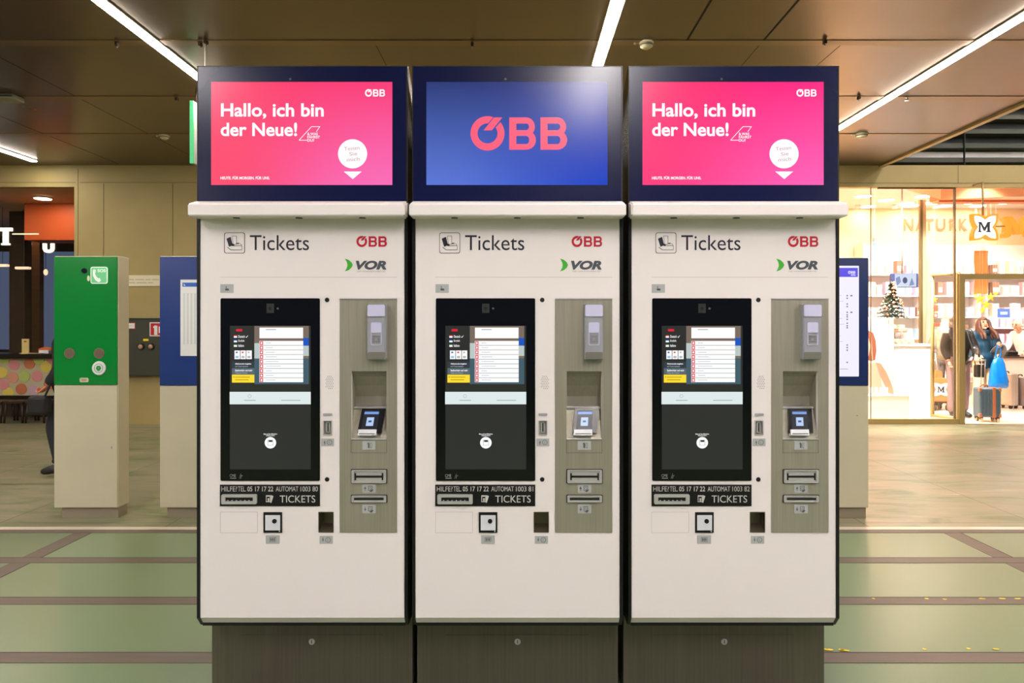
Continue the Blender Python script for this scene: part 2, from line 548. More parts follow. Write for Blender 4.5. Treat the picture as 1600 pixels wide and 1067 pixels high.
# ---------------------------------------------------------------- small things on the ceiling
m_det = mat('detector_cream', (222, 208, 170), 0.5)
m_det_dark = mat('detector_slot', (60, 52, 40), 0.6)
def detector(px, py, r, label):
    Y = F * (CEIL - EYE) / (CY - py)
    t = thing('smoke_detector', label, 'smoke detector', (PX(px, Y), Y, CEIL), 0, 'round detectors on the ceiling')
    b = new_bm(); cyl(b, (0, 0, 0), (0, 0, -0.014), r * 1.05, r, 24); obj('base', b, m_det, t)
    b = new_bm()
    cyl(b, (0, 0, -0.014), (0, 0, -0.035), r * 0.98, r * 0.9, 24); cyl(b, (0, 0, -0.035), (0, 0, -0.055), r * 0.9, r * 0.45, 24)
    obj('sensor_head', b, m_det, t)
    b = new_bm(); cyl(b, (0, 0, -0.026), (0, 0, -0.032), r * 0.965, r * 0.94, 24); obj('vent_slot', b, m_det_dark, t)
    b = new_bm(); cyl(b, (-r * 1.6, 0, 0), (-r * 1.6, 0, -0.02), 0.012, 0.008, 10); cyl(b, (-r * 1.6, 0, -0.006), (-r * 0.9, 0, -0.006), 0.006, 0.006, 8); obj('indicator', b, m_det, t)
detector(1010, 66, 0.06, 'cream smoke detector right of the middle light line, largest one')
detector(1346, 209, 0.075, 'cream smoke detector just below the right light line')
detector(257, 211, 0.06, 'cream smoke detector in the dark ceiling left of the machines')
Y = F * (CEIL - EYE) / (CY - 150)
t = thing('emergency_light', 'pale wedge-shaped emergency lamp on the dark ceiling at far left', 'emergency light', (PX(15, Y), Y, CEIL))
bm = new_bm(); box(bm, -0.1, 0.1, -0.09, 0.09, -0.05, 0, 0, 0.012); obj('casing', bm, mat('lamp_grey', (150, 142, 128), 0.5), t)
bm = new_bm(); box(bm, -0.09, 0.09, -0.1, -0.089, -0.034, -0.02); obj('lens_slot', bm, m_det_dark, t)
fit0 = None
for px, py in ((738, 66), (1289, 62), (183, 66), (322, 62), (1342, 150), (276, 152), (313, 66)):
    Y = F * (CEIL - EYE) / (CY - py)
    loc = (PX(px, Y), Y, CEIL - 0.006)
    if fit0 is None:
        fit0 = thing('ceiling_clip', 'small dark metal clip on a ceiling panel joint', 'clip', loc, 0, 'clips on the ceiling joints')
        b = new_bm(); box(b, -0.012, 0.012, -0.02, 0.02, -0.03, 0, 0, 0.003); obj('bracket', b, mat('clip_metal', (70, 56, 44), 0.4, 0.6), fit0)
        b = new_bm(); cyl(b, (0, 0, -0.03), (0, 0, -0.045), 0.007, 0.005, 10); obj('screw', b, mat('clip_screw', (150, 132, 110), 0.4, 0.7), fit0)
    else:
        dup(fit0, loc)
Y = F * (CEIL - EYE) / (CY - 151)
t = thing('sprinkler', 'bright little sprinkler head under the right light line', 'sprinkler', (PX(1417, Y), Y, CEIL))
bm = new_bm(); cyl(bm, (0, 0, 0), (0, 0, -0.035), 0.014, 0.01, 12); obj('nozzle', bm, mat('chrome', (220, 215, 205), 0.2, 1), t)
bm = new_bm(); cyl(bm, (0, 0, -0.04), (0, 0, -0.045), 0.024, 0.024, 16); cyl(bm, (0.008, 0, -0.03), (0.012, 0, -0.042), 0.003, 0.003, 6); cyl(bm, (-0.008, 0, -0.03), (-0.012, 0, -0.042), 0.003, 0.003, 6); obj('deflector', bm, MATS['chrome'], t)
# hanging rod above the left machine and the edge-on green sign
Y = F * (CEIL - EYE) / (CY - 64)
t = thing('hanging_rod', 'thin white rod hanging from the ceiling behind the left header', 'rod', (PX(321, Y), Y, CEIL))
bm = new_bm(); cyl(bm, (0, 0, -0.006), (0, 0, -0.8), 0.006, 0.013, 12); obj('rod', bm, mat('rod_white', (235, 228, 214), 0.4), t)
bm = new_bm(); cyl(bm, (0, 0, 0), (0, 0, -0.02), 0.02, 0.014, 14); obj('ceiling_cup', bm, MATS['clip_metal'], t)
Y = 6.8
t = thing('hanging_exit_sign', 'green lit sign seen edge-on, hanging left of the left header', 'sign', (PX(299, Y), Y, 0))
zt, zb = PZ(157, Y), PZ(255, Y)
bm = new_bm(); box(bm, -0.017, 0.017, 0, 0.02, zb, zt); obj('lit_edge', bm, mat('green_lit_edge', (60, 150, 100), 0.4, 0, 0.45, 0.5, (70, 190, 120)), t)
bm = new_bm(); box(bm, -0.016, 0.02, 0.02, 0.62, zb, zt, 0, 0.004); obj('sign_body', bm, mat('sign_grey', (160, 156, 146), 0.5), t)
bm = new_bm(); cyl(bm, (0, 0.1, zt), (0, 0.1, CEIL), 0.006, n=8); cyl(bm, (0, 0.5, zt), (0, 0.5, CEIL), 0.006, n=8); obj('hanger', bm, MATS['clip_metal'], t)

# ---------------------------------------------------------------- ticket machines
MY = F / 400.0            # front plane of the machines: 400 px per metre
def X(u): return (u - 472.5) / 400.0
def Z(v): return EYE - (v - 506) / 400.0
m_white = mat('white_lacquer', (240, 232, 228), 0.32, 0, 0, 0.45)
m_black = mat('black_frame', (12, 12, 14), 0.35)
m_side = mat('dark_gloss_side', (40, 34, 30), 0.18, 0.35)
m_bezel = mat('bezel_blue_reflection', (13, 18, 58), 0.22, 0, 0, 0.6)  # blue reflection on the black glass put into its base colour
m_steel = noisy(mat('brushed_steel', (182, 176, 156), 0.42, 0.65), 0.07, (120, 120, 3), 3, 0.0, 0.05)
m_steel_base = noisy(mat('brushed_steel_base', (112, 106, 92), 0.42, 0.7), 0.1, (90, 90, 2), 3, 0.0, 0.05)
m_steel_lt = mat('satin_steel', (206, 204, 200), 0.35, 0.45)
m_glassblack = mat('black_glass', (10, 11, 10), 0.12, 0, 0, 0.5)
m_labelgrey = mat('label_grey', (176, 178, 176), 0.5)
m_labelink = mat('label_ink', (96, 98, 98), 0.6)
m_ink = mat('navy_ink', (26, 28, 46), 0.5)
m_red = mat('logo_red', (196, 22, 50), 0.4)
m_green = mat('arrow_green', (70, 176, 50), 0.4)
m_grey = mat('slate_grey', (74, 80, 88), 0.5)
m_seamgrey = mat('hairline', (196, 190, 186), 0.6)
m_slot = mat('slot_black', (10, 10, 12), 0.5)
m_engrave = mat('engraved_silver', (205, 203, 196), 0.45)
m_lav = mat('lavender_plastic', (206, 204, 232), 0.35)
m_greyplastic = mat('grey_plastic', (158, 158, 164), 0.4)
m_greydark = mat('grey_plastic_dark', (118, 116, 104), 0.4)
m_emw = screen('screen_white', (255, 255, 255), 1.0)
m_emwt = screen('screen_white_cool', (228, 240, 240), 0.95)
m_pinkw = mat('badge_pink_ink', (215, 150, 170), 0.5)
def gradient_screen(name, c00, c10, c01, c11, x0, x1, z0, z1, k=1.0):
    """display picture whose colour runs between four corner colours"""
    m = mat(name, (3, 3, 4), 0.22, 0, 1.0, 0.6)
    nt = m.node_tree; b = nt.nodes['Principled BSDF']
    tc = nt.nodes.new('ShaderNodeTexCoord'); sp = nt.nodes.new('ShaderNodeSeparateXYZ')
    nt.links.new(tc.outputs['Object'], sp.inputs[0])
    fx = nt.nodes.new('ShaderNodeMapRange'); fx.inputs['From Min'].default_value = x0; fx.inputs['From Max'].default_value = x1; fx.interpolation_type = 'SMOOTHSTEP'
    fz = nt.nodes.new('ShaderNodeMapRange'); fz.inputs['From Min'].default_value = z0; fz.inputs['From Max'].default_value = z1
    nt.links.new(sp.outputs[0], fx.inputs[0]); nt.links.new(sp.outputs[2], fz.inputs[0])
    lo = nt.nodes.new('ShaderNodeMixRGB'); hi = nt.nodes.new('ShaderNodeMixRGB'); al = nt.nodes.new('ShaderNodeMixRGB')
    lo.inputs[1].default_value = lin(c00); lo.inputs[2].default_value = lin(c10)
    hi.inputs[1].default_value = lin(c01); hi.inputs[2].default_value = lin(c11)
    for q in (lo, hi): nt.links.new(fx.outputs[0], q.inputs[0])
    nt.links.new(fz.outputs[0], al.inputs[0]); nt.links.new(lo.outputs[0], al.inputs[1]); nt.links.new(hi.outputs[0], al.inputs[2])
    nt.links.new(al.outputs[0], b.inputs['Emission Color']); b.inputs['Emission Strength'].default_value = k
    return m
sx0, sx1, sz0, sz1 = X(330), X(613), Z(289), Z(128)
m_pink_a = gradient_screen('picture_red_pink', (252, 72, 108), (250, 110, 186), (252, 56, 104), (250, 62, 120), sx0, sx1, sz0, sz1)
m_pink_b = gradient_screen('picture_magenta', (255, 60, 126), (255, 96, 184), (255, 40, 110), (255, 36, 132), sx0, sx1, sz0, sz1)
m_blue = gradient_screen('picture_blue_reflection', (92, 120, 214), (0, 62, 200), (42, 58, 118), (4, 36, 132), sx0, sx1, sz0, sz1)  # periwinkle corner paints a blue reflection into the display's emission
m_coral = screen('picture_coral', (255, 92, 122), 1.0)

def label_plate(name, u0, u1, v0, v1, parent, kind, y=0.0):
    b = new_bm()
    prism(b, rrect(X(u0), X(u1), Z(v1), Z(v0), 0.002, 3), y - 0.0015, y + 0.0005, 0)
    yy = y - 0.0019
    cu, cv = (u0 + u1) / 2, (v0 + v1) / 2
    if kind == 'coin_in' or kind == 'coin_out':
        s = 1 if kind == 'coin_in' else -1
        flat(b, [(X(u0 + 4), Z(cv + 1 * s)), (X(u0 + 7), Z(cv + 1 * s)), (X(u0 + 5.5), Z(cv - 3 * s))], yy, 1)
        flat(b, rect(X(u0 + 5), X(u0 + 6), Z(cv + 1 * s), Z(cv + 4 * s)), yy, 1)
        ring(b, circ(X(cu + 3), Z(cv), 4.2 / 400, 20), circ(X(cu + 3), Z(cv), 3.4 / 400, 20), yy, yy + .0004, 1)
        text(b, 'C', X(cu + 1.6), X(cu + 4), Z(cv + 1.8), Z(cv - 1.8), yy, 1)
    elif kind == 'note_in' or kind == 'note_out':
        s = 1 if kind == 'note_in' else -1
        flat(b, [(X(u0 + 2.5), Z(cv + .5 * s)), (X(u0 + 6.5), Z(cv + .5 * s)), (X(u0 + 4.5), Z(cv - 3.5 * s))], yy, 1)
        flat(b, rect(X(u0 + 4), X(u0 + 5), Z(cv + .5 * s), Z(cv + 3.5 * s)), yy, 1)
        ring(b, rrect(X(u0 + 9), X(u0 + 16), Z(cv + 3.5), Z(cv - 4.2), .001, 2), rrect(X(u0 + 9.8), X(u0 + 15.2), Z(cv + 2.7), Z(cv - 3.4), .001, 2), yy, yy + .0004, 1)
        ring(b, circ(X(u0 + 12.5), Z(cv), 2 / 400, 12), circ(X(u0 + 12.5), Z(cv), 1.4 / 400, 12), yy, yy + .0004, 1)
        flat(b, [(X(u0 + 11), Z(cv + 5)), (X(u0 + 15), Z(cv + 5.4)), (X(u0 + 17.5), Z(cv + 2)), (X(u0 + 14), Z(cv + 1.5))], yy, 1)
    elif kind == 'card':
        flat(b, rect(X(cu - 1.6), X(cu + 1.2), Z(cv + 4), Z(cv - 3)), yy, 1)
        flat(b, [(X(cu - 3.2), Z(cv - 2)), (X(cu + 1.4), Z(cv - 2)), (X(cu - .6), Z(cv - 5))], yy, 1)
        ring(b, rrect(X(cu + 2), X(cu + 5), Z(cv + 4), Z(cv - 4), .0008, 2), rrect(X(cu + 2.5), X(cu + 4.5), Z(cv + 3.4), Z(cv - 3.4), .0006, 2), yy, yy + .0004, 1)
    elif kind == 'code':
        for k in range(3):
            flat(b, rect(X(cu - 3.6 + k * 2.6), X(cu - 1.8 + k * 2.6), Z(cv + 2.2), Z(cv - 2.2)), yy, 1)
        ring(b, rrect(X(cu - 5), X(cu + 5), Z(cv + 3.6), Z(cv - 3.6), .001, 2), rrect(X(cu - 4.5), X(cu + 4.5), Z(cv + 3.1), Z(cv - 3.1), .001, 2), yy, yy + .0004, 1)
    elif kind == 'braille':
        flat(b, [(X(cu - 2), Z(cv + 3.2)), (X(cu + 3.5), Z(cv + 3.2)), (X(cu + 3), Z(cv + .4)), (X(cu - .6), Z(cv - .2)), (X(cu - 3), Z(cv + 1))], yy, 1)
        flat(b, rect(X(cu - 1.6), X(cu - .6), Z(cv), Z(cv - 3.6)), yy, 1)
    return obj(name, b, [m_labelgrey, m_labelink if kind != 'braille' else m_grey], parent)

def make_machine(idx, u_center, label, number):
    t = thing('ticket_machine', label, 'ticket machine', ((u_center - CX) / 400.0, MY, 0), 0, 'ticket machines in a row')
    xl, xr = X(308), X(637)
    D = 0.62
    zbot, zbev = 0.3127, Z(965)
    # ---- base
    b = new_bm()
    bx0, bx1 = -0.411, 0.411
    box(b, bx0, bx1, 0.125, D - 0.03, 0, zbot, 0, 0.004)
    base = obj('base', b, m_steel_base, t)
    b = new_bm()
    bu = lambda u: (u - 808) / 382.6 + 0.8418 if True else 0
    x0, x1 = (373 - 808) / 382.6 + 0.8418, (597 - 808) / 382.6 + 0.8418
    zt = EYE - (992 - 506) / 382.6
    box(b, x0, x1, 0.1235, 0.128, 0.0, zt, 0, 0.001)
    obj('base_door', b, m_steel_base, base)
    b = new_bm()
    lx, lz = (486 - 808) / 382.6 + 0.8418, EYE - (1002.5 - 506) / 382.6
    cyl(b, (lx, 0.1235, lz), (lx, 0.1195, lz), 0.013, 0.012, 20); 
    box(b, lx - 0.0015, lx + 0.0015, 0.1188, 0.1196, lz - 0.007, lz + 0.007, 1)
    obj('lock', b, [m_steel_lt, m_slot], base)
    # ---- body shell
    zt = Z(342)
    b = new_bm()
    box(b, xl + 0.012, xr - 0.012, D - 0.012, D, zbot, zt + 0.06)
    box(b, xl + 0.012, xr - 0.012, 0.02, D, zbot, zbot + 0.012)
    box(b, xl + 0.012, xr - 0.012, 0.0, D, zt + 0.004, Z(315))
    obj('cabinet_body', b, m_black, t)
    for s, (a, c) in enumerate(((xl, X(312.6)), (X(632.2), xr))):
        b = new_bm()
        prism_x(b, [(-0.003, zbev), (0.03, zbot), (D, zbot), (D, Z(315)), (0.002, Z(315)), (-0.003, Z(340))], a, c)
        obj('side_panel', b, m_black, t)
    # ---- white front with chamfered bottom and cut-outs
    px0, px1 = X(313), X(631.8)
    b = new_bm()
    holes = [(X(549.2), X(603.8), Z(685.8), Z(580)), (X(498), X(521), Z(831.5), Z(800)), (X(505.4), X(518.6), Z(679.5), Z(657))]
    plate(b, px0, px1, zbev, zt, 0.0, 0.016, holes)
    front = obj('front_panel', b, m_white, t)
    b = new_bm(); prism_x(b, [(0, zbev), (0.0165, zbev), (0.046, zbot), (0.030, zbot)], px0, px1); obj('bottom_chamfer', b, m_white, front)
    b = new_bm()
    box(b, X(344), X(620), -0.0006, 0.0005, Z(433.4), Z(432.8)); obj('hairline_rule', b, m_seamgrey, front)
    b = new_bm()
    ring(b, rect(X(344), X(402.5), Z(832.4), Z(799.6)), rect(X(344.5), X(402), Z(831.9), Z(800.1)), -0.0006, 0.0005); obj('service_flap', b, m_seamgrey, front)
    b = new_bm(); text(b, 'Tickets', X(390.5), X(483), Z(391), Z(367.5), -0.001, 0); obj('tickets_lettering', b, m_ink, front)
    b = new_bm()
    ring(b, rrect(X(350.3), X(382.7), Z(395.8), Z(363.4), .008), rrect(X(351), X(382), Z(395.1), Z(364.1), .0075), -0.001, 0.0004, 0)
    tk = lambda pts, mi: flat(b, [(X(350 + p[0]), Z(363 + p[1])) for p in pts], -0.0012 - 0.0001 * mi, mi)
    tk([(4, 10), (10.5, 7), (14, 20), (8, 22.5)], 0)
    tk([(12.5, 5.5), (20, 5.5), (20, 19), (14.5, 19)], 0); tk([(13.1, 6.1), (19.4, 6.1), (19.4, 18.4), (14.9, 18.4)], 1)
    tk([(14.4, 7.5), (18.2, 7.5), (18.2, 9), (14.4, 9)], 0)
    tk([(12, 19), (16, 16.5), (24, 16.5), (24, 18), (17, 18.4), (16, 20.5), (28, 20.5), (28, 21.2), (13, 21.4)], 0)
    tk([(6, 23), (11, 27), (28, 27), (28, 27.7), (10.6, 27.7), (5, 23.6)], 0)
    tk([(24, 16.5), (27, 18.5), (28.4, 21), (28.4, 27.4), (27.8, 27.4), (27.8, 21), (26.5, 19)], 0)
    obj('ticket_pictogram', b, [m_ink, m_white], front)
    b = new_bm(); rail_logo(b, X(557), X(604.5), Z(386), Z(368.6), -0.001); obj('rail_operator_logo', b, m_red, front)
    b = new_bm()
    pts = [(539, 404), (545, 406), (549.5, 410), (551.3, 414), (549.5, 418), (545, 422), (539, 424), (542, 418.5), (543, 414), (542, 409.5)]
    vs = [(X(p[0]), Z(p[1])) for p in pts]
    for tri in ((0, 1, 9), (1, 2, 9), (2, 8, 9), (2, 3, 8), (3, 4, 8), (4, 7, 8), (4, 5, 7), (5, 6, 7)):
        flat(b, [vs[i] for i in tri], -0.001, 0)
    text(b, 'VOR', X(556), X(604), Z(421.3), Z(407.3), -0.001, 1, 0.05, 0.25)
    text(b, 'DER VERKEHRSVERBUND', X(558), X(602), Z(425), Z(423), -0.001, 2)
    obj('transit_association_logo', b, [m_green, m_grey, m_labelgrey], front)
    label_plate('braille_label', 344.4, 365, 444, 457.3, front, 'braille')
    # ---- touchscreen
    b = new_bm()
    prism(b, rrect(X(345), X(500), Z(751), Z(466), .005, 4), -0.003, 0.0, 0)
    ts = obj('touchscreen', b, m_glassblack, t)
    b = new_bm()
    y = -0.0034
    def R(u0, v0, u1, v1, mi, dy=0.0): flat(b, rect(X(u0), X(u1), Z(v1), Z(v0)), y - dy, mi)
    R(359.8, 509, 486, 733, 0)
    R(398, 509.2, 483, 600, 6, .0001)
    R(398, 536, 406, 560, 7, .00015); R(474, 528, 483, 540, 8, .00015); R(474, 540, 483, 556, 7, .00015); R(398, 560, 483, 600, 12, .00012)
    R(406, 511.8, 474, 528.4, 1, .0003)
    for k in range(9):
        v = 532.6 + k * 7.22
        R(405.8, v, 474.2, v + 6.6, 1, .0003); R(406.4, v + .5, 411.6, v + 6.2, 2, .0004)
        R(407.8, v + 1.8, 410.2, v + 4.9, 1, .0005)
        R(416, v + 2.8, 424 + (k * 37 % 17), v + 3.6, 9, .0004)
    R(416, 514, 432, 515.6, 9, .0004)
    R(369.6, 514, 379, 517.6, 2, .0002)
    for k, (s, mi) in enumerate((('Deutsch', 2), ('English', 8), ('Italiano', 10))):
        v = 523.6 + 7.1 * k
        R(366, v, 371, v + 4, 1, .0002); R(366, v, 371, v + 1.4, mi, .0003)
        text(b, s, X(373), X(383 - k * .6), Z(v + 4), Z(v), y - .0002, 1, 0.01)
    for u0, v0, u1, v1 in ((385, 525, 386, 527.5),):
        flat(b, [(X(384.6), Z(525.6)), (X(385.6), Z(526.6)), (X(388), Z(523.6)), (X(388), Z(524.6)), (X(385.6), Z(527.8)), (X(384.6), Z(526.6))], y - .0002, 1)
    for k in range(3):
        u = 367 + 9.3 * k
        R(u, 547.5, u + 8.4, 561, 1, .0002); R(u + 2, 549.4, u + 5, 551.6, (8, 2, 9)[k], .0003); R(u + 1.6, 556, u + 6.4, 559.6, (11, 9, 9)[k], .0003)
    R(363, 565, 398, 574.8, 3, .0002); R(363, 575, 398, 585, 4, .0002); R(363, 585.2, 398, 597.6, 5, .0002)
    text(b, 'Aktionscode eingeben', X(368), X(393), Z(570), Z(567), y - .0004, 1, 0.02); text(b, 'und Ticket beziehen', X(368), X(388), Z(573.4), Z(571), y - .0004, 9)
    text(b, 'Stadtverkehr und mehr', X(368), X(395), Z(580), Z(577), y - .0004, 1, 0.02); text(b, 'Tickets ohne Verbund', X(368), X(387), Z(583.6), Z(581.2), y - .0004, 9)
    R(365, 588, 367, 589.6, 13, .0003); R(368, 588.4, 391, 589.6, 13, .0003); R(368, 592.6, 389, 593.8, 13, .0003)
    R(359.4, 612, 486, 631.4, 14, .0003)
    R(382, 624.6, 400, 625.8, 15, .0004); R(440, 624.6, 470, 625.8, 15, .0004)
    ring(b, circ(X(390.5), Z(618.6), .007, 16), circ(X(390.5), Z(618.6), .0055, 16), y - .0005, y - .0003, 15)
    text(b, 'Bitte auf den Bildschirm', X(412.5), X(433.5), Z(678.8), Z(676.8), y - .0002, 1, 0.02); text(b, 'tippen', X(416), X(430), Z(681.4), Z(679.4), y - .0002, 1, 0.02)
    flat(b, circ(X(423), Z(691.4), 9 / 400), y - .0002, 1)
    R(418.6, 687, 427.4, 695.6, 9, .0003); R(419.4, 690, 426.6, 695, 1, .0004); R(420.6, 687.4, 426, 690.2, 16, .0004)
    sc_black = screen('screen_dark', (46, 47, 42), 0.9); sc = [sc_black, m_emw, screen('screen_red', (232, 30, 54), 1.0), screen('screen_slate', (52, 62, 72), .9), screen('screen_steel', (92, 108, 118), .9),
          screen('screen_yellow', (255, 222, 50), 1.0), screen('screen_photo_brown', (128, 112, 100), .9), screen('screen_photo_pale', (196, 210, 208), .9), screen('screen_blue', (30, 84, 190), 1.0),
          screen('screen_textgrey', (190, 196, 200), .9), screen('screen_flag_green', (60, 150, 80), 1.0), screen('screen_pale_blue', (150, 200, 230), 1.0), screen('screen_photo_teal', (70, 98, 110), .9),
          screen('screen_yellow_ink', (190, 150, 20), .9), m_emwt, screen('screen_palegrey', (170, 182, 184), .9), screen('screen_ink', (30, 30, 30), .8)]
    obj('screen_picture', b, sc, ts)
    b = new_bm(); prism(b, rect(X(417), X(428.5), Z(489), Z(474.5)), -0.0038, -0.003, 0); cyl(b, (X(422.6), -0.0045, Z(482)), (X(422.6), -0.0035, Z(482)), .007, n=16, mi=1)
    obj('camera_window', b, [mat('camera_grey', (52, 54, 50), .3), m_slot], ts)
    b = new_bm(); cyl(b, (X(434.4), -0.0042, Z(482)), (X(434.4), -0.003, Z(482)), .004, n=12); obj('light_sensor', b, mat('sensor_grey', (92, 96, 98), .4), ts)
    b = new_bm()
    text(b, 'CME', X(359.5), X(369), Z(745), Z(740.5), -0.0032, 0); R2 = rect(X(360), X(369.5), Z(747.4), Z(746.4)); flat(b, R2, -0.0032, 0); text(b, '/r', X(374), X(379.5), Z(747.5), Z(739.5), -0.0032, 0, 0, 0.3)
    obj('maker_mark', b, mat('mark_grey', (150, 150, 144), .5), ts)
    # ---- black dots beside the touchscreen
    for v in (468.6, 749):
        b = new_bm(); cyl(b, (X(511), -0.0025, Z(v)), (X(511), 0, Z(v)), 3.2 / 400, 3.6 / 400, 20); obj('screw_cap', b, m_slot, front)
    # ---- speaker grille
    b = new_bm()
    for r_ in range(8):
        for c_ in range(4 if r_ % 2 else 5):
            u = 509.6 + c_ * 2.7 + (1.35 if r_ % 2 else 0); v = 588 + r_ * 2.7
            if (r_ in (0, 7)) and c_ in (0, 4): continue
            flat(b, circ(X(u), Z(v), .0019, 8), -0.0006, 0)
    obj('speaker_grille', b, mat('grille_dot', (158, 152, 148), .6), front)
    # ---- coin slot
    b = new_bm(); prism(b, rrect(X(505), X(519), Z(649), Z(645.6), .003, 4), -0.004, 0, 0); obj('coin_status_light', b, m_greyplastic, t)
    b = new_bm()
    ring(b, rrect(X(505), X(519), Z(680), Z(656.6), .002, 3), rrect(X(506.4), X(517.6), Z(678.6), Z(658), .001, 3), -0.003, 0.004, 0)
    box(b, X(505.6), X(518.4), 0.012, 0.014, Z(679.2), Z(657.2), 0)
    prism(b, rrect(X(509), X(515), Z(676), Z(659.5), .0015, 3), 0.004, 0.012, 0)
    box(b, X(511.2), X(513), 0.003, 0.005, Z(674.5), Z(661), 1)
    obj('coin_slot', b, [m_steel_lt, m_slot], t)
    label_plate('coin_label', 502, 522, 685, 697, front, 'coin_in')
    # ---- steel service column
    b = new_bm(); plate(b, X(531), X(620.3), Z(831.8), Z(466), -0.0025, 0.0, [(X(549), X(604), Z(686), Z(580))])
    st = obj('steel_column', b, m_steel, t)
    b = new_bm(); box(b, X(531), X(620.3), -0.006, -0.0025, Z(467.5), Z(466)); obj('top_lip', b, m_steel_lt, st)
    # card bay: curved hood above, sloping tray below
    b = new_bm()
    a0, a1 = X(549), X(604); zt2, zm, zb2 = Z(580), Z(637.5), Z(686)
    dep = 0.075
    prof = [(0.0, zt2), (0.012, zt2 - .004), (0.03, zt2 - .022), (0.055, zt2 - .06), (dep, zt2 - .105), (dep, zm)]
    for (ya, za), (yb_, zb_) in zip(prof, prof[1:]):
        quad(b, ((a0, ya, za), (a1, ya, za), (a1, yb_, zb_), (a0, yb_, zb_)), 0)
    quad(b, ((a0, 0.045, zm - .006), (a1, 0.045, zm - .006), (a1, 0.002, zb2), (a0, 0.002, zb2)), 0)
    for x in (a0, a1):
        for (ya, za), (yb_, zb_) in zip(prof, prof[1:]):
            quad(b, ((x, 0, za), (x, ya, za), (x, yb_, zb_), (x, 0, zb_)), 0)
        quad(b, ((x, 0, zm), (x, dep, zm), (x, 0.045, zm - .006), (x, 0.002, zb2)), 0)
    bay = obj('card_bay', b, noisy(mat('bay_steel', (172, 166, 148), .55, .6), .05, (90, 90, 3)), t)
    b = new_bm(); box(b, a0, a1, 0.038, dep, zm - .007, zm, 0, .001); obj('shelf_edge', b, m_steel_lt, bay)
    b = new_bm(); box(b, a0, a1, -0.006, 0.004, zb2 - .002, zb2 + .004, 0, .001); obj('lower_lip', b, m_steel_lt, bay)
    # card terminal lying on the sloping tray
    b = new_bm()
    def tray(u, v, lift):
        k = (v - 637.5) / (686 - 637.5)
        yy = 0.045 + (0.002 - 0.045) * k
        return (X(u), yy - lift, Z(v) - 0.006 * (1 - k) + lift * .4)
    def slab(bm_, pts, h0, h1, mi):
        lo = [bm_.verts.new(tray(u, v, h0)) for u, v in pts]; hi = [bm_.verts.new(tray(u, v, h1)) for u, v in pts]
        n = len(pts)
        f = bm_.faces.new(hi); f.material_index = mi
        f = bm_.faces.new(lo[::-1]); f.material_index = mi
        for i in range(n):
            j = (i + 1) % n
            f = bm_.faces.new((hi[i], lo[i], lo[j], hi[j])); f.material_index = mi
    slab(b, [(558.5, 678), (596, 678), (599.5, 639.5), (563, 639.5)], 0.001, 0.014, 0)
    slab(b, [(564, 673), (588.5, 673), (591, 642.5), (567.5, 642.5)], 0.014, 0.0145, 1)
    slab(b, [(567.5, 648.6), (589.8, 648.6), (590.2, 644.8), (568, 644.8)], 0.0145, 0.015, 2)
    slab(b, [(571, 667), (582.4, 667), (583.6, 653.6), (572.4, 653.6)], 0.0145, 0.015, 3)
    slab(b, [(574.5, 661.5), (579.5, 661.5), (580, 658.5), (575, 658.5)], 0.015, 0.0154, 4)
    term = obj('card_terminal', b, [mat('terminal_black', (14, 15, 20), .25), screen('terminal_dark', (30, 34, 46), .6), screen('terminal_blue', (120, 160, 230), 1.0), screen('terminal_paleblue', (180, 205, 245), 1.0), screen('terminal_mid', (60, 90, 150), .8)], t)
    b = new_bm(); slab(b, [(560, 682), (588.4, 682), (588.8, 673), (560.5, 673)], 0.002, 0.02, 0); slab(b, [(562, 680.4), (587, 680.4), (587, 679.2), (562, 679.2)], 0.02, 0.0204, 1)
    obj('card_reader_lip', b, [mat('pale_plastic', (222, 222, 224), .35), m_slot], term)
    b = new_bm(); ring(b, rect(X(548.6), X(604.4), Z(707.6), Z(687.2)), rect(X(549), X(604), Z(707.2), Z(687.6)), -0.0032, -0.0024, 0); obj('card_flap', b, mat('steel_joint', (96, 92, 80), .5, .5), st)
    label_plate('card_label', 566.4, 587, 688.6, 702.4, st, 'card', -0.0025)
    # contactless reader
    b = new_bm(); prism(b, rrect(X(576), X(605), Z(562), Z(475), .008, 4), -0.030, -0.0025, 0)
    bmesh.ops.bevel(b, geom=[e_ for e_ in b.edges if abs(e_.verts[0].co.y + 0.03) < 1e-5 and abs(e_.verts[1].co.y + 0.03) < 1e-5], offset=0.004, segments=2, affect='EDGES')
    hs = obj('code_reader', b, m_greyplastic, t)
    b = new_bm(); prism(b, rrect(X(577), X(604), Z(494.5), Z(476.5), .006, 4), -0.0345, -0.029, 0); obj('reader_cap', b, m_lav, hs)
    b = new_bm(); prism(b, rrect(X(577), X(604), Z(560.5), Z(549.5), .006, 4), -0.0315, -0.029, 0); obj('reader_foot', b, m_greydark, hs)
    b = new_bm()
    ring(b, rrect(X(582.2), X(598.8), Z(539), Z(503.6), .006, 4), rrect(X(583.2), X(597.8), Z(538), Z(504.6), .005, 4), -0.033, -0.029, 0)
    prism(b, rrect(X(583.2), X(597.8), Z(519.5), Z(504.6), .003, 4), -0.0325, -0.029, 1)
    for r_ in range(3):
        for c_ in range(3):
            if (r_, c_) == (1, 1): continue
            ring(b, circ(X(586.6 + c_ * 3.8), Z(525.6 + r_ * 4), .004, 10), circ(X(586.6 + c_ * 3.8), Z(525.6 + r_ * 4), .0026, 10), -0.0316, -0.0298, 2)
    obj('reader_window', b, [m_lav, m_lav, m_greydark], hs)
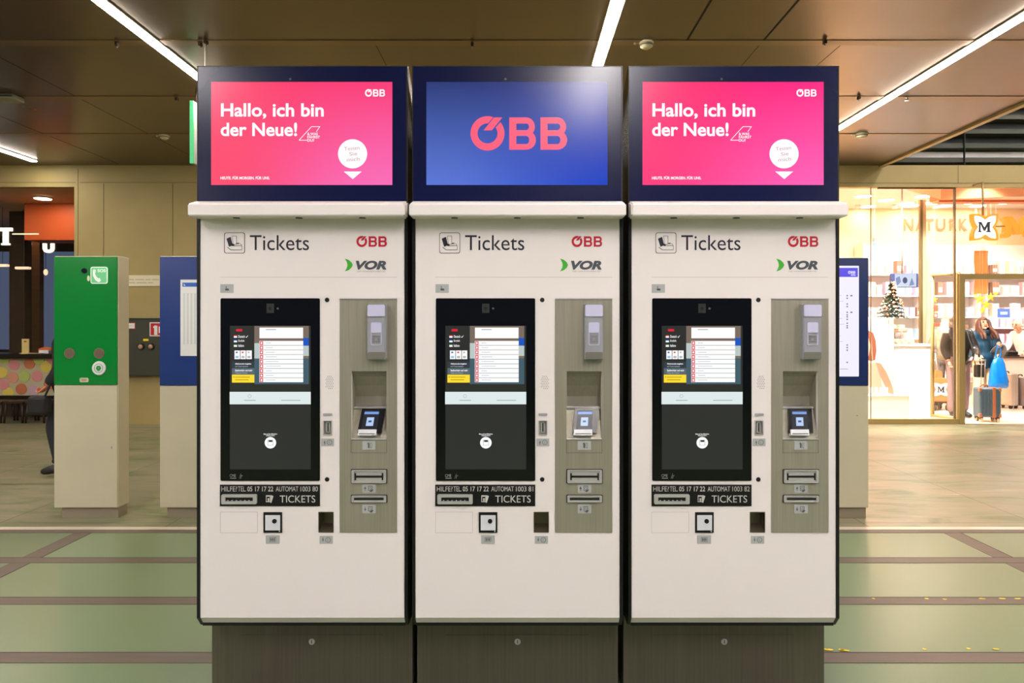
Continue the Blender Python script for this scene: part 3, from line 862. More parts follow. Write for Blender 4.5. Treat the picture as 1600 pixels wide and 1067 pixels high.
    # bank note slots
    for (v0, v1, nm) in ((733, 754.5, 'note_slot'), (773, 784.6, 'note_return')):
        b = new_bm()
        prism(b, rrect(X(548.6), X(605.4), Z(v1 + .6), Z(v0 - .6), .004, 3), -0.0035, -0.0015, 1)
        ring(b, rrect(X(550), X(604), Z(v1 - .6), Z(v0 + .6), .003, 3), rrect(X(553.8), X(600.2), Z(v1 - 2.2), Z(v0 + 2.4), .001, 3), -0.010, -0.0015, 0)
        if nm == 'note_slot':
            box(b, X(554), X(600), -0.006, -0.0034, Z(752.2), Z(735.6), 0)
            box(b, X(556), X(598), -0.0075, -0.004, Z(745.6), Z(742.4), 1); box(b, X(554.8), X(557), -0.0076, -0.004, Z(749.5), Z(738.5), 1); box(b, X(597), X(599.2), -0.0076, -0.004, Z(749.5), Z(738.5), 1)
        else:
            box(b, X(554), X(600), -0.005, -0.0034, Z(782.4), Z(775.6), 0); box(b, X(553.8), X(600.2), -0.0065, -0.0045, Z(780.4), Z(777.4), 1)
        obj(nm, b, [m_steel_lt, m_slot], t)
    label_plate('note_label', 566.4, 587.4, 756.2, 769.4, st, 'note_in', -0.0025)
    label_plate('note_label', 566.4, 587.4, 788, 801.6, st, 'note_out', -0.0025)
    # ---- ticket delivery strip
    b = new_bm(); prism(b, rect(X(344), X(500), Z(790.4), Z(757)), -0.003, 0, 0); dl = obj('ticket_delivery', b, m_black, t)
    b = new_bm()
    text(b, 'HILFE?', X(346.5), X(371), Z(767.4), Z(759.6), -0.0034, 0); text(b, 'TEL.', X(372.4), X(384.8), Z(767.4), Z(759.6), -0.0034, 0); text(b, '05 17 17 22', X(387), X(427.4), Z(767.4), Z(759.6), -0.0034, 0, .012)
    text(b, 'AUTOMAT', X(431.4), X(466.6), Z(767.4), Z(759.6), -0.0034, 0); text(b, number, X(470), X(497), Z(767.4), Z(759.6), -0.0034, 0)
    obj('helpline_lettering', b, m_engrave, dl)
    b = new_bm(); text(b, 'TICKETS', X(437.6), X(493), Z(784.8), Z(773.6), -0.0034, 0); obj('tickets_engraving', b, m_engrave, dl)
    b = new_bm()
    flat(b, [(X(416), Z(773.4)), (X(423), Z(773.4)), (X(423), Z(784)), (X(416), Z(784))], -0.0033, 0)
    flat(b, [(X(417), Z(775.6)), (X(422.2), Z(775.6)), (X(422.2), Z(783)), (X(417), Z(783))], -0.0035, 1)
    flat(b, [(X(418.6), Z(778)), (X(421.4), Z(778)), (X(421), Z(783)), (X(419), Z(783))], -0.0037, 0)
    flat(b, [(X(423.4), Z(773)), (X(427.8), Z(774.6)), (X(424.4), Z(785.4)), (X(422.4), Z(784.6))], -0.0033, 0)
    obj('ticket_pictogram', b, [m_engrave, m_black], dl)
    b = new_bm()
    ring(b, rrect(X(347.6), X(402.6), Z(786.6), Z(771.6), .005, 4), rrect(X(353.6), X(396.8), Z(782.2), Z(776), .001, 4), -0.012, -0.002, 0)
    box(b, X(353), X(397.4), -0.0042, -0.0032, Z(782.6), Z(775.6), 1)
    for k in range(6): box(b, X(356.4 + k * 6.6), X(358 + k * 6.6), -0.0095, -0.004, Z(782.2), Z(780.6), 0)
    obj('ticket_slot', b, [m_steel_lt, m_slot], dl)
    # ---- barcode scanner
    b = new_bm(); prism(b, rect(X(412), X(441), Z(832), Z(800)), -0.003, 0, 0); sn = obj('code_scanner', b, m_black, t)
    b = new_bm(); prism(b, rrect(X(415), X(438.2), Z(828), Z(804.4), .001, 2), -0.0045, -0.003, 0); obj('scanner_window', b, mat('scanner_white', (222, 224, 230), .2), sn)
    b = new_bm(); cyl(b, (X(429.6), -0.0075, Z(813.6)), (X(429.6), -0.0045, Z(813.6)), .0088, n=20); obj('scanner_lens', b, m_slot, sn)
    b = new_bm(); cyl(b, (X(437), -0.0042, Z(829.6)), (X(437), -0.003, Z(829.6)), .003, n=10); obj('scanner_led', b, m_steel_lt, sn)
    label_plate('code_label', 415.6, 437, 836, 849.4, front, 'code')
    # ---- coin return pocket
    b = new_bm()
    c0, c1, d0, d1 = X(498), X(521), Z(831.5), Z(800)
    quad(b, ((c0, 0.05, d0 + .02), (c1, 0.05, d0 + .02), (c1, 0.05, d1), (c0, 0.05, d1)), 0)
    quad(b, ((c0, 0, d0), (c1, 0, d0), (c1, 0.05, d0 + .02), (c0, 0.05, d0 + .02)), 0)
    quad(b, ((c0, 0, d1), (c0, 0.05, d1), (c1, 0.05, d1), (c1, 0, d1)), 0)
    quad(b, ((c0, 0, d0), (c0, 0.05, d0 + .02), (c0, 0.05, d1), (c0, 0, d1)), 0)
    quad(b, ((c1, 0, d0), (c1, 0, d1), (c1, 0.05, d1), (c1, 0.05, d0 + .02)), 0)
    ring(b, rect(c0 - .001, c1 + .001, d0 - .001, d1 + .001), rect(c0 + .0016, c1 - .0016, d0 + .0016, d1 - .0016), -0.0015, 0.001, 0)
    pk = obj('coin_return', b, mat('pocket_steel', (132, 122, 100), .4, .8), t)
    label_plate('coin_return_label', 499.4, 520, 837, 849.4, front, 'coin_out')
    # ---- projecting shelf with downlights
    s = lambda u: (u - 463.5) / 412.0
    so = (463.5 - 808) / 412.0 - (472.5 - 808) / 400.0
    sh = so
    xa, xb = -0.4125, 0.4125
    b = new_bm()
    prism_x(b, [(-0.075, 1.958), (-0.079, 1.952), (-0.079, 1.914), (-0.075, 1.909), (0.0, 1.9095), (0.0, 1.977), (-0.01, 1.977)], xa, xb)
    bmesh.ops.bevel(b, geom=[e_ for e_ in b.edges if abs(e_.verts[0].co.x - e_.verts[1].co.x) < 1e-6], offset=0.006, segments=2, affect='EDGES')
    sf = obj('light_shelf', b, m_white, t)
    for u in (365, 463, 562):
        b = new_bm(); cyl(b, ((u - 463.5) / 406.0, -0.036, 1.906), ((u - 463.5) / 406.0, -0.036, 1.910), .013, n=18); obj('downlight', b, mat('downlight_grey', (70, 74, 70), .3), sf)
    # ---- header with display
    zh0, zh1 = Z(315), Z(103)
    b = new_bm()
    prism_x(b, [(0.004, zh0), (D, zh0), (D, zh1 - .2), (0.30, zh1 - .16), (0.02, zh1), (0.004, zh1)], xl, xr)
    hd = obj('header_housing', b, m_side, t)
    b = new_bm(); prism(b, rrect(X(309.4), X(634.6), Z(314), Z(104.4), .003, 3), 0.0, 0.0045, 0); obj('bezel_glass', b, m_bezel, hd)
    b = new_bm()
    ring(b, rect(xl, xr, zh0, zh1), rect(X(309.2), X(634.8), Z(314.2), Z(104.2)), -0.001, 0.006, 0); obj('bezel_frame', b, mat('frame_charcoal', (46, 44, 42), .35, .4), hd)
    b = new_bm(); cyl(b, (X(453.6), -0.0012, Z(123.6)), (X(453.6), 0.001, Z(123.6)), .004, n=12); obj('header_camera', b, mat('sensor_grey', (92, 96, 98), .4), hd)
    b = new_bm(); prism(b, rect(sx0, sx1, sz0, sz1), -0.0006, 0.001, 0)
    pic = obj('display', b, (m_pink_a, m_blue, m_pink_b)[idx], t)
    y = -0.0012
    if idx == 1:
        b = new_bm(); rail_logo(b, X(399), X(550), Z(235.4), Z(181.6), y); obj('rail_operator_logo', b, m_coral, pic)
    else:
        b = new_bm(); rail_logo(b, X(570.4), X(601.6), Z(151.2), Z(139.4), y); obj('rail_operator_logo', b, m_emw, pic)
        b = new_bm(); text(b, 'Hallo, ich bin', X(345.4), X(506), Z(186), Z(161.4), y, 0, .024); obj('greeting_line', b, m_emw, pic)
        b = new_bm(); text(b, 'der Neue!', X(345), X(464.4), Z(213), Z(191.6), y, 0, .024); obj('greeting_line', b, m_emw, pic)
        b = new_bm()
        A = [(467.2, 219.4), (486.6, 198), (500.8, 198), (497.6, 204)]
        def line(p, q, w=0.9):
            d = Vector((q[0] - p[0], q[1] - p[1])).normalized(); n_ = Vector((-d.y, d.x)) * w / 2
            flat(b, [(X(p[0] + n_.x), Z(p[1] + n_.y)), (X(q[0] + n_.x), Z(q[1] + n_.y)), (X(q[0] - n_.x), Z(q[1] - n_.y)), (X(p[0] - n_.x), Z(p[1] - n_.y))], y, 0)
        line((467.4, 219.2), (487, 197.8)); line((486.6, 198), (500.4, 198)); line((500, 197.8), (494.4, 206)); line((467.2, 219.2), (480, 219.2))
        for k, (s_, u1) in enumerate((('& WAS', 496.6), ('FÄHRST', 500), ('DU?', 491))):
            text(b, s_, X(480.4), X(u1), Z(211.4 + 5 * k), Z(207.2 + 5 * k - (1 if k == 1 else 0)), y, 0, .02)
        obj('slogan_emblem', b, m_emw, pic)
        b = new_bm(); text(b, 'HEUTE. FÜR MORGEN. FÜR UNS.', X(344.6), X(421.6), Z(280.4), Z(275), y, 0, .03); obj('motto_lettering', b, m_emw, pic)
        b = new_bm(); flat(b, circ(X(551), Z(240.4), 22.8 / 400, 48), y, 0)
        for k, (s_, a_, c_) in enumerate((('Testen', 538, 562), ('Sie', 546, 558), ('mich', 542, 562))):
            text(b, s_, X(a_), X(c_), Z(234.6 + 8.6 * k), Z(229 + 8.6 * k), y - .0003, 1, 0, 0, .09)
        obj('round_badge', b, [m_emw, screen('badge_ink', (214, 160, 176), .9)], pic)
        b = new_bm(); flat(b, [(X(537), Z(268)), (X(565.4), Z(268)), (X(551.4), Z(280))], y, 0); obj('down_arrow', b, m_emw, pic)
    return t

make_machine(0, 472.5, 'left ticket machine with red-pink greeting display, automat number 1003 80', '1003 80')
make_machine(1, 808.7, 'middle ticket machine whose header display shows only a red logo on blue', '1003 81')
make_machine(2, 1146.4, 'right ticket machine with magenta greeting display, automat number 1003 82', '1003 82')

# ---------------------------------------------------------------- free-standing pillars behind the machines
KY = 5.26
KS = F / KY
m_cream = noisy(mat('cream_grey_lacquer', (206, 196, 168), 0.4), 0.03, (3, 3, 3), 3)
m_cream_side = MATS['cream_grey_lacquer']
m_plinth = mat('plinth_grey', (150, 138, 116), 0.5)
m_greenpanel = mat('emergency_green', (0, 132, 46), 0.16, 0, 0, 0.6)
m_bluepanel = mat('signal_blue', (14, 50, 122), 0.3)
m_bluepanel2 = mat('deep_blue', (14, 40, 96), 0.3)
m_whitesign = mat('white_print', (238, 238, 236), 0.5)
def pillar(name, label, cat, u0, u1, ptop, psplit, panel_mat, depth=0.15, plinth=(9, 1, 793, 811)):
    xw = PX((u0 + u1) / 2, KY)
    t = thing(name, label, cat, (xw, KY, 0))
    hw = (u1 - u0) / 2 / KS
    zt, zs, zp = PZ(ptop, KY), PZ(psplit, KY), PZ(plinth[2], KY)
    b = new_bm(); box(b, -hw, hw, 0.004, depth, zp, zt, 0, 0.004); obj('body', b, m_cream, t)
    b = new_bm(); box(b, -hw + .002, hw - .004, -0.006, 0.006, zp + .002, zs - .006, 0, 0.002); low = obj('lower_door', b, m_cream, t)
    b = new_bm(); box(b, -hw + .002, hw - .004, -0.008, 0.006, zs, zt - .006, 0, 0.002); up = obj('front_panel', b, panel_mat, t)
    b = new_bm(); box(b, -hw + .045, hw - .01, 0.02, depth - .01, 0, zp); obj('plinth', b, m_plinth, t)
    return t, low, up
def kx(px, t): return PX(px, KY) - t.location.x
def kz(py): return PZ(py, KY)

t, low, up = pillar('emergency_pillar', 'green and cream emergency call pillar left of the ticket machines', 'emergency pillar', 85, 184.5, 400, 601, m_greenpanel)
yf = -0.008
b = new_bm(); cyl(b, (kx(174, t), -0.006, kz(699)), (kx(174, t), -0.012, kz(699)), 0.01, 0.009, 16); box(b, kx(173.2, t), kx(174.8, t), -0.0065, -0.006, kz(704), kz(700)); obj('lock', b, m_steel_lt, low)
b = new_bm(); cyl(b, (kx(133, t), yf, kz(423)), (kx(133, t), yf - 0.01, kz(423)), 0.022, 0.018, 20); obj('camera_dome', b, mat('dome_black', (20, 18, 32), .1), up)
b = new_bm(); prism(b, circ(kx(139.5, t), kz(435), 0.01, 16, 0.022), yf - 0.003, yf); obj('status_light', b, mat('pale_light', (230, 232, 200), .3), up)
b = new_bm()
x0, x1, z0, z1 = kx(143, t), kx(169.4, t), kz(443.4), kz(417)
prism(b, rrect(x0, x1, z0, z1, .016, 4), yf - 0.004, yf, 0)
prism(b, rrect(x0 + .006, x1 - .006, z0 + .006, z1 - .006, .012, 4), yf - 0.005, yf - .003, 1)
w = x1 - x0
hx = lambda a: x0 + w * a
hz = lambda a: z0 + w * a
pts = [(.14, .78), (.22, .86), (.32, .8), (.3, .66), (.26, .6), (.34, .44), (.44, .32), (.52, .34), (.62, .22), (.56, .12), (.46, .1), (.3, .2), (.16, .46)]
vv = [(hx(a), hz(c)) for a, c in pts]
for tri in ((0, 1, 2, 3), (0, 3, 4, 12), (4, 5, 12), (5, 11, 12), (5, 6, 11), (6, 7, 10, 11), (7, 8, 9, 10)):
    flat(b, [vv[i] for i in tri], yf - .0056, 0)
text(b, 'SOS', hx(.42), hx(.9), hz(.68), hz(.86), yf - .0056, 0, .02)
obj('phone_sign', b, [mat('sign_white_lit', (240, 250, 240), .3, 0, .25), mat('sign_green_lit', (110, 205, 140), .3, 0, .12)], up)
for u in (110, 156):
    b = new_bm(); cyl(b, (kx(u, t), yf - .004, kz(552)), (kx(u, t), yf, kz(552)), 0.040, 0.041, 28)
    for k in range(-3, 4):
        for j in range(-3, 4):
            if k * k + j * j < 12: prism(b, circ(kx(u, t) + k * .010, kz(552) + j * .010, .0028, 6), yf - .0046, yf - .0038, 1)
    obj('speaker_disc', b, [mat('speaker_brown', (120, 98, 78), .5), mat('speaker_hole', (60, 46, 38), .6)], up)
b = new_bm(); cyl(b, (kx(156, t), yf - .008, kz(575)), (kx(156, t), yf, kz(575)), 0.051, 0.054, 32, 0)
ring(b, circ(kx(156, t), kz(575), .034, 24), circ(kx(156, t), kz(575), .031, 24), yf - .009, yf - .0075, 1)
for k in range(6):
    a = k * math.pi / 3; prism(b, circ(kx(156, t) + .012 * math.cos(a), kz(575) + .012 * math.sin(a), .009, 10), yf - .0088 - k * .0001, yf - .0075, 1)
prism(b, [(kx(156, t) - .012, kz(575)), (kx(156, t), kz(575) - .026), (kx(156, t) + .012, kz(575))], yf - .0095, yf - .0075, 1)
obj('call_button', b, [m_whitesign, mat('button_green', (10, 140, 60), .4)], up)
b = new_bm(); prism(b, rrect(kx(126, t), kx(139.6, t), kz(597), kz(590), .012, 4), yf - .004, yf, 0)
for k in range(4): prism(b, rect(kx(129 + 2 * k, t), kx(130.4 + 2 * k, t), kz(595), kz(592)), yf - .0044, yf - .0036, 1)
obj('name_plate', b, [m_cream, m_plinth], up)

t, low, up = pillar('notice_pillar', 'blue and cream notice pillar half hidden by the left ticket machine', 'notice pillar', 250, 348, 400, 602, m_bluepanel)
b = new_bm(); x0, x1 = kx(283, t), kx(340, t)
prism(b, rect(x0, x1, kz(556), kz(437)), yf - .003, yf, 0)
prism(b, rect(x0 + .016, x1 - .016, kz(448), kz(441.6)), yf - .0036, yf - .002, 1)
flat(b, [(x0 + .026, kz(446.6)), (x0 + .04, kz(446.6)), (x0 + .026, kz(442.8))], yf - .0042, 0)
text(b, 'Tarife', x0 + .05, x0 + .10, kz(446.6), kz(443), yf - .0042, 0) if False else None
for k in range(8):
    prism(b, rect(x0 + .022 + k * .028, x0 + .036 + k * .028, kz(538), kz(458)), yf - .0034, yf - .002, 2)
obj('timetable_poster', b, [m_whitesign, mat('poster_blue', (40, 100, 200), .4), mat('poster_text_grey', (218, 220, 220), .5)], up)

t, low, up = pillar('departure_pillar', 'dark blue pillar with lit white departures screen, right of the machines', 'information pillar', 1259, 1357, 402, 602, m_bluepanel2, plinth=(9, 1, 793, 811))
b = new_bm(); x0, x1 = kx(1275, t), kx(1341, t)
prism(b, rrect(x0, x1, kz(588), kz(415.4), .004, 3), yf - .002, yf, 0)
yy = yf - .0026
flat(b, rect(x0 + .006, x1 - .008, kz(432.8), kz(418.6)), yy, 1)
rail_logo(b, kx(1324, t), kx(1335.4, t), kz(428), kz(423.4), yy - .0004, 0); text(b, 'INFRA', kx(1328.6, t), kx(1336, t), kz(431), kz(428.8), yy - .0004, 0, .03)
for v, n in ((461, 2), (465, 1), (474, 1), (478, 1), (487, 2), (491, 1), (494, 1), (498, 1), (504, 1), (508, 1), (511, 1), (538, 1), (542, 1), (546, 1), (565, 1)):
    flat(b, rect(kx(1321.6, t), kx(1323.8, t), kz(v + 2), kz(v)), yy, 2)
    if n == 2: flat(b, rect(kx(1327.6, t), kx(1330.8, t), kz(v + 2), kz(v)), yy, 2)
for v in range(452, 560, 9): flat(b, rect(kx(1290, t), kx(1318 - (v * 7 % 11), t), kz(v + 1), kz(v)), yy, 3)
flat(b, rect(kx(1311, t), kx(1324, t), kz(576.6), kz(576)), yy, 2)
obj('departures_screen', b, [screen('screen_lilac_white', (244, 240, 255), 1.0), screen('screen_violet', (88, 76, 226), 1.0), screen('screen_violet_ink', (120, 112, 140), .9), screen('screen_faint', (226, 214, 236), .95)], up)
b = new_bm(); cyl(b, (kx(1338.6, t), -0.006, kz(649)), (kx(1338.6, t), -.01, kz(649)), .005, n=10); obj('lock', b, m_plinth, low)

# ---------------------------------------------------------------- things on the back wall
t = thing('wall_notice_strip', 'long pale notice strip with small print on the tan wall', 'notice', (PX(222, WALL_Y), WALL_Y, 0))
b = new_bm(); prism(b, rect(PX(186, WALL_Y) - t.location.x, PX(262, WALL_Y) - t.location.x, PZ(447, WALL_Y), PZ(430, WALL_Y)), -0.012, 0, 0)
text(b, 'Im Brandfall Lift nicht benutzen', PX(201, WALL_Y) - t.location.x, PX(252, WALL_Y) - t.location.x, PZ(437.4, WALL_Y), PZ(434, WALL_Y), -.0126, 1) if False else None
for x_a, x_b, v in ((201, 210, 436), (212, 226, 436), (228, 236, 436), (238, 249, 436), (201, 212, 441), (214, 230, 441), (232, 240, 441)):
    flat(b, rect(PX(x_a, WALL_Y) - t.location.x, PX(x_b, WALL_Y) - t.location.x, PZ(v + 1.6, WALL_Y), PZ(v, WALL_Y)), -.0126, 1)
obj('board', b, [mat('notice_cream', (232, 222, 190), .5), mat('notice_text', (196, 186, 156), .6)], t)
t = thing('hose_cabinet', 'dark grey-green wall cabinet with two round knobs and small signs', 'cabinet', (PX(226, WALL_Y), WALL_Y, 0))
lx = lambda p: PX(p, WALL_Y) - t.location.x
lz = lambda p: PZ(p, WALL_Y)
b = new_bm(); box(b, lx(192), lx(262), -0.14, 0, lz(585), lz(498), 0, .008); body_ = obj('casing', b, mat('cabinet_green_black', (56, 58, 44), .45), t)
b = new_bm(); box(b, lx(191), lx(263), -0.15, -0.0, lz(499), lz(497), 0, .003); box(b, lx(191), lx(263), -0.15, 0, lz(586), lz(584), 0, .003); obj('rim', b, mat('cabinet_rim', (40, 42, 32), .4), t)
for u in (229, 244.5):
    b = new_bm(); cyl(b, (lx(u), -.14, lz(541)), (lx(u), -.165, lz(541)), .05, .045, 20, 1); ball(b, (lx(u), -.17, lz(541)), .034, 0, 14, (1, .5, 1)); obj('knob', b, [mat('knob_copper', (190, 150, 120), .35, .3), m_slot], t)
b = new_bm(); prism(b, rect(lx(196), lx(219.6), lz(514), lz(504)), -.144, -.139, 1); prism(b, rect(lx(197), lx(218.8), lz(513), lz(505)), -.1446, -.139, 0); flat(b, rect(lx(202), lx(217), lz(509.8), lz(508.2)), -.145, 2); obj('warning_label', b, [m_whitesign, mat('sign_red', (196, 20, 30), .4), mat('poster_text_grey')], t)
b = new_bm(); prism(b, rect(lx(242), lx(262), lz(525), lz(503.6)), -.145, -.139, 0); prism(b, rect(lx(243.4), lx(261), lz(523.6), lz(505)), -.1456, -.139, 1)
flat(b, [(lx(a), lz(c)) for a, c in ((247, 511), (250, 508), (254, 509), (254, 523), (249, 523), (249, 513))], -.1462, 0); flat(b, rect(lx(256), lx(260), lz(520), lz(510)), -.1462, 0); obj('fire_sign', b, [m_whitesign, MATS['sign_red']], t)
b = new_bm(); prism(b, rect(lx(232), lx(240), lz(532.4), lz(529)), -.144, -.139); obj('yellow_sticker', b, mat('sticker_yellow', (236, 212, 20), .5), t)

# ---------------------------------------------------------------- cafe at the left
CYW = 14.2
m_cafe_ceil = mat('cafe_ceiling', (214, 172, 142), .6)
m_orange = mat('orange_panel', (176, 78, 28), .5)
m_darkwood = noisy(mat('dark_wood', (44, 28, 20), .5), .2, (2, 2, 12), 4)
m_brownwood = noisy(mat('brown_wood', (92, 58, 36), .5), .2, (2, 2, 12), 4)
bm = new_bm(); box(bm, -14, XO + .1, WALL_Y + .12, CYW + 1.9, ZG - .0, ZG + .06); struct('ceiling_cafe', bm, m_cafe_ceil)
bm = new_bm(); box(bm, -14, -2, 10.28, 16.2, -.12, 0); struct('floor_cafe', bm, m_stone)
bm = new_bm(); box(bm, XO + .1, XO + .2, WALL_Y + .12, CYW + 1.9, 0, ZG + .06); struct('wall_cafe', bm, m_brownwood)
bm = new_bm(); plate(bm, -14, XO + .1, 0, ZG, 16.0, 16.1, [(-13.4, -11.8, .9, 3.2), (-11.5, -10.2, .9, 3.2), (-9.7, -8.0, .9, 3.2)]); struct('wall_cafe_back', bm, mat('cafe_dark_wall', (52, 44, 40), .6))
m_win = glass_mat('window_glass')
bm = new_bm(); box(bm, -13.4, -8.0, 16.04, 16.05, .9, 3.2); struct('window_3', bm, m_win)
# orange bulkhead
t = thing('hanging_bulkhead', 'glowing orange panel hanging under the cafe ceiling at left', 'panel', (PX(78, 11.6), 11.6, 0))
b = new_bm(); box(b, PX(38, 11.6) - t.location.x, PX(150, 11.6) - t.location.x, 0, .5, PZ(375, 11.6), ZG, 0, .004); obj('panel', b, m_orange, t)
# columns
for u0, u1, Yc, m_, lb in ((14, 38, 12.4, m_darkwood, 'wide dark column in the cafe at far left'), (48, 62, 13.2, m_brownwood, 'narrow brown wooden column in the cafe behind the small stand')):
    t = thing('column', lb, 'column', (PX((u0 + u1) / 2, Yc), Yc, 0))
    hw = (u1 - u0) / 2 * Yc / F
    b = new_bm(); box(b, -hw, hw, 0, hw * 1.4, 0, ZG, 0, .008); obj('shaft', b, m_, t)
    b = new_bm(); box(b, -hw - .015, hw + .015, -.015, hw * 1.4 + .015, 0, .12, 0, .004); obj('foot', b, m_darkwood, t)
# round downlight
Yd = 12.0
m_cafelamp = mat('cafe_lamp', (255, 255, 255), .5, 0, CAFE, .5, (255, 214, 170))
def downlight(name, label, x, y, z, r, m_, group, sc=1.0):
    t = thing(name, label, 'ceiling light', (x, y, z), 0, group)
    b = new_bm(); ring_pts = 28
    cyl(b, (0, 0, 0), (0, 0, -.012), r * 1.12, r * 1.08, ring_pts); obj('trim_ring', b, mat('downlight_trim', (240, 236, 228), .4), t)
    b = new_bm(); cyl(b, (0, 0, -.012), (0, 0, -.016), r, r * .96, ring_pts); obj('diffuser', b, m_, t)
    return t
Yd = F * (ZG - EYE) / (CY - 309.5)
downlight('cafe_downlight', 'oval-looking bright downlight on the cafe ceiling above the orange panel', PX(67, Yd), Yd, ZG, .12, m_cafelamp, None)
for (x_, y_), lb in zip(((-8.3, 10.62), (-9.0, 10.62), (-9.4, 13.0)), ('over the left end of the cafe counter', 'over the middle of the cafe counter', 'deep inside the cafe')):  # extra downlights added to brighten the counter and the room
    downlight('cafe_downlight', 'added round cafe fill light ' + lb, x_, y_, ZG, .1, m_cafelamp, None)
# counter with dotted front
CB = 10.75
t = thing('cafe_counter', 'cafe counter with a dark top and pastel macaron-dot front', 'counter', (PX(50, CB), CB, 0))
lx = lambda p: PX(p, CB) - t.location.x
lz = lambda p: PZ(p, CB)
b = new_bm(); box(b, lx(-60), lx(158), -.08, .7, lz(560), lz(553), 0, .006); obj('worktop', b, mat('counter_black', (22, 16, 12), .3), t)
b = new_bm(); box(b, lx(-60), lx(158), .02, .6, lz(618), lz(560), 0); pnl = obj('front_board', b, mat('dot_ground', (196, 184, 150), .5), t)
b = new_bm()
cols = [(226, 150, 150), (206, 122, 84), (232, 206, 96), (190, 204, 110), (226, 160, 130), (206, 170, 186)]
rnd = random.Random(5)
spots = [(5, 560, 3), (21, 570, 0), (45, 568, 1), (71, 573, 2), (60, 561, 3), (2, 582, 2), (19, 590, 4), (37, 588, 3), (57, 588, 0), (4, 601, 0), (32, 608, 1), (12, 614, 2), (52, 610, 5), (80, 560, 0), (76, 600, 1), (86, 585, 3), (95, 570, 4), (98, 605, 5)]
for k, (u, v, c) in enumerate(spots):
    r_ = 8.6 * CB / F
    pts = [(x_, z_) for x_, z_ in circ(lx(u), lz(v), r_, 24)]
    zlo, zhi = lz(617.5), lz(560.2)
    pts = [(x_, min(max(z_, zlo), zhi)) for x_, z_ in pts]
    q = []
    for p_ in pts:
        if not q or (abs(p_[0] - q[-1][0]) + abs(p_[1] - q[-1][1])) > 1e-5: q.append(p_)
    prism(b, q, .012 - .0004 * (k % 5), .021, c)
obj('macaron_dots', b, [mat('dot_%s' % nm, c, .55) for nm, c in zip(('pink', 'terracotta', 'yellow', 'lime', 'salmon', 'mauve'), cols)], pnl)
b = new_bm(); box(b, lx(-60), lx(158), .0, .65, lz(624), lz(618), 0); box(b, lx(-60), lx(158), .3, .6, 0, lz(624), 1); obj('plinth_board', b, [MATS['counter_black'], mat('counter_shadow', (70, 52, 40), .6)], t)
# stools under it
st0 = None
for k, (u, lb) in enumerate(((2, 'bar stool under the counter at the left frame edge'), (35, 'bar stool under the counter, second from the left edge'), (68, 'bar stool under the counter beside the walking person'))):
    x_ = PX(u, CB - .25)
    if st0 is None:
        st0 = thing('bar_stool', 'dark ' + lb, 'stool', (x_, CB - .3, 0), 0, 'dark stools at the cafe counter')
        zt_ = PZ(625, CB - .25)
        b = new_bm(); prism(b, rrect(-.15, .15, zt_ - .03, zt_, .01, 2), -.15, .15); obj('seat', b, m_darkwood, st0)
        for sx in (-1, 1):
            for sy in (-1, 1):
                b = new_bm(); cyl(b, (sx * .12, sy * .12, zt_ - .02), (sx * .14, sy * .14, 0), .018, .014, 8); obj('leg', b, m_darkwood, st0)
    else:
        dup(st0, (x_, CB - .3, 0), None, 'dark ' + lb)
# on the counter
zt_c = PZ(553, CB)
t = thing('menu_stand', 'small cream card stand on the cafe counter', 'card stand', (PX(40, CB + .1), CB + .1, zt_c))
b = new_bm(); box(b, -.065, .065, -.05, .05, 0, .012, 0, .003); obj('foot', b, mat('stand_cream', (236, 214, 140), .5), t)
b = new_bm(); box(b, -.055, .055, -.01, .01, .012, .235, 0, .003); pnl = obj('card', b, mat('stand_cream'), t)
b = new_bm(); flat(b, rect(-.02, .02, .185, .205), -.0106, 0); obj('print', b, mat('stand_ink', (150, 60, 40), .5), pnl)
t = thing('pastry_bag', 'white and orange paper bag lying on the counter by the green pillar', 'paper bag', (PX(71, CB + .1), CB + .1, zt_c))
b = new_bm(); box(b, -.08, .08, -.05, .05, 0, .06, 0, .012); obj('bag', b, mat('bag_white', (225, 228, 240), .5), t)
b = new_bm(); prism(b, [(-.09, .06), (.1, .05), (.08, .085), (0, .105), (-.07, .085)], -.045, .045); obj('fold', b, mat('bag_orange', (226, 120, 60), .5), t)
t = thing('plate', 'round cream plate on the cafe counter', 'plate', (PX(59, CB + .05), CB + .0, zt_c))
b = new_bm(); cyl(b, (0, 0, 0), (0, 0, .012), .06, .11, 24); obj('dish', b, mat('plate_cream', (230, 200, 160), .4), t)
# lit letters in the cafe window
m_letter = mat('lit_letter', (250, 246, 225), .5, 0, .95, .5, (250, 244, 220))
t = thing('lit_letter', 'lit white letter T at the left frame edge in the cafe window', 'letter', (PX(4, WALL_Y), WALL_Y + .1, 0))
b = new_bm(); lx = lambda p: PX(p, WALL_Y) - t.location.x
for a, c, v0, v1 in ((-12, 12.6, 354.6, 360), (-1.5, 6, 360, 379), (-4, 8.6, 379, 382)): box(b, lx(a), lx(c), -.03, 0, PZ(v1, WALL_Y), PZ(v0, WALL_Y))
obj('letter_body', b, m_letter, t)
b = new_bm(); box(b, lx(12.6), lx(54), -.02, -.01, PZ(365.4, WALL_Y), PZ(363.4, WALL_Y)); obj('neon_line', b, mat('neon_line', (230, 225, 190), .5, 0, .6), t)
t = thing('lit_letter', 'lit white letter U above the green pillar in the cafe window', 'letter', (PX(70, WALL_Y), WALL_Y + .1, 0))
b = new_bm(); o_, i_ = [], []
for k in range(13):
    a = math.pi + math.pi * k / 12
    o_.append((math.cos(a) * .083, math.sin(a) * .07)); i_.append((math.cos(a) * .034, math.sin(a) * .03))
zc = PZ(387, WALL_Y)
o_ = [(-.083, .075)] + o_ + [(.083, .075)]; i_ = [(-.034, .075)] + i_ + [(.034, .075)]
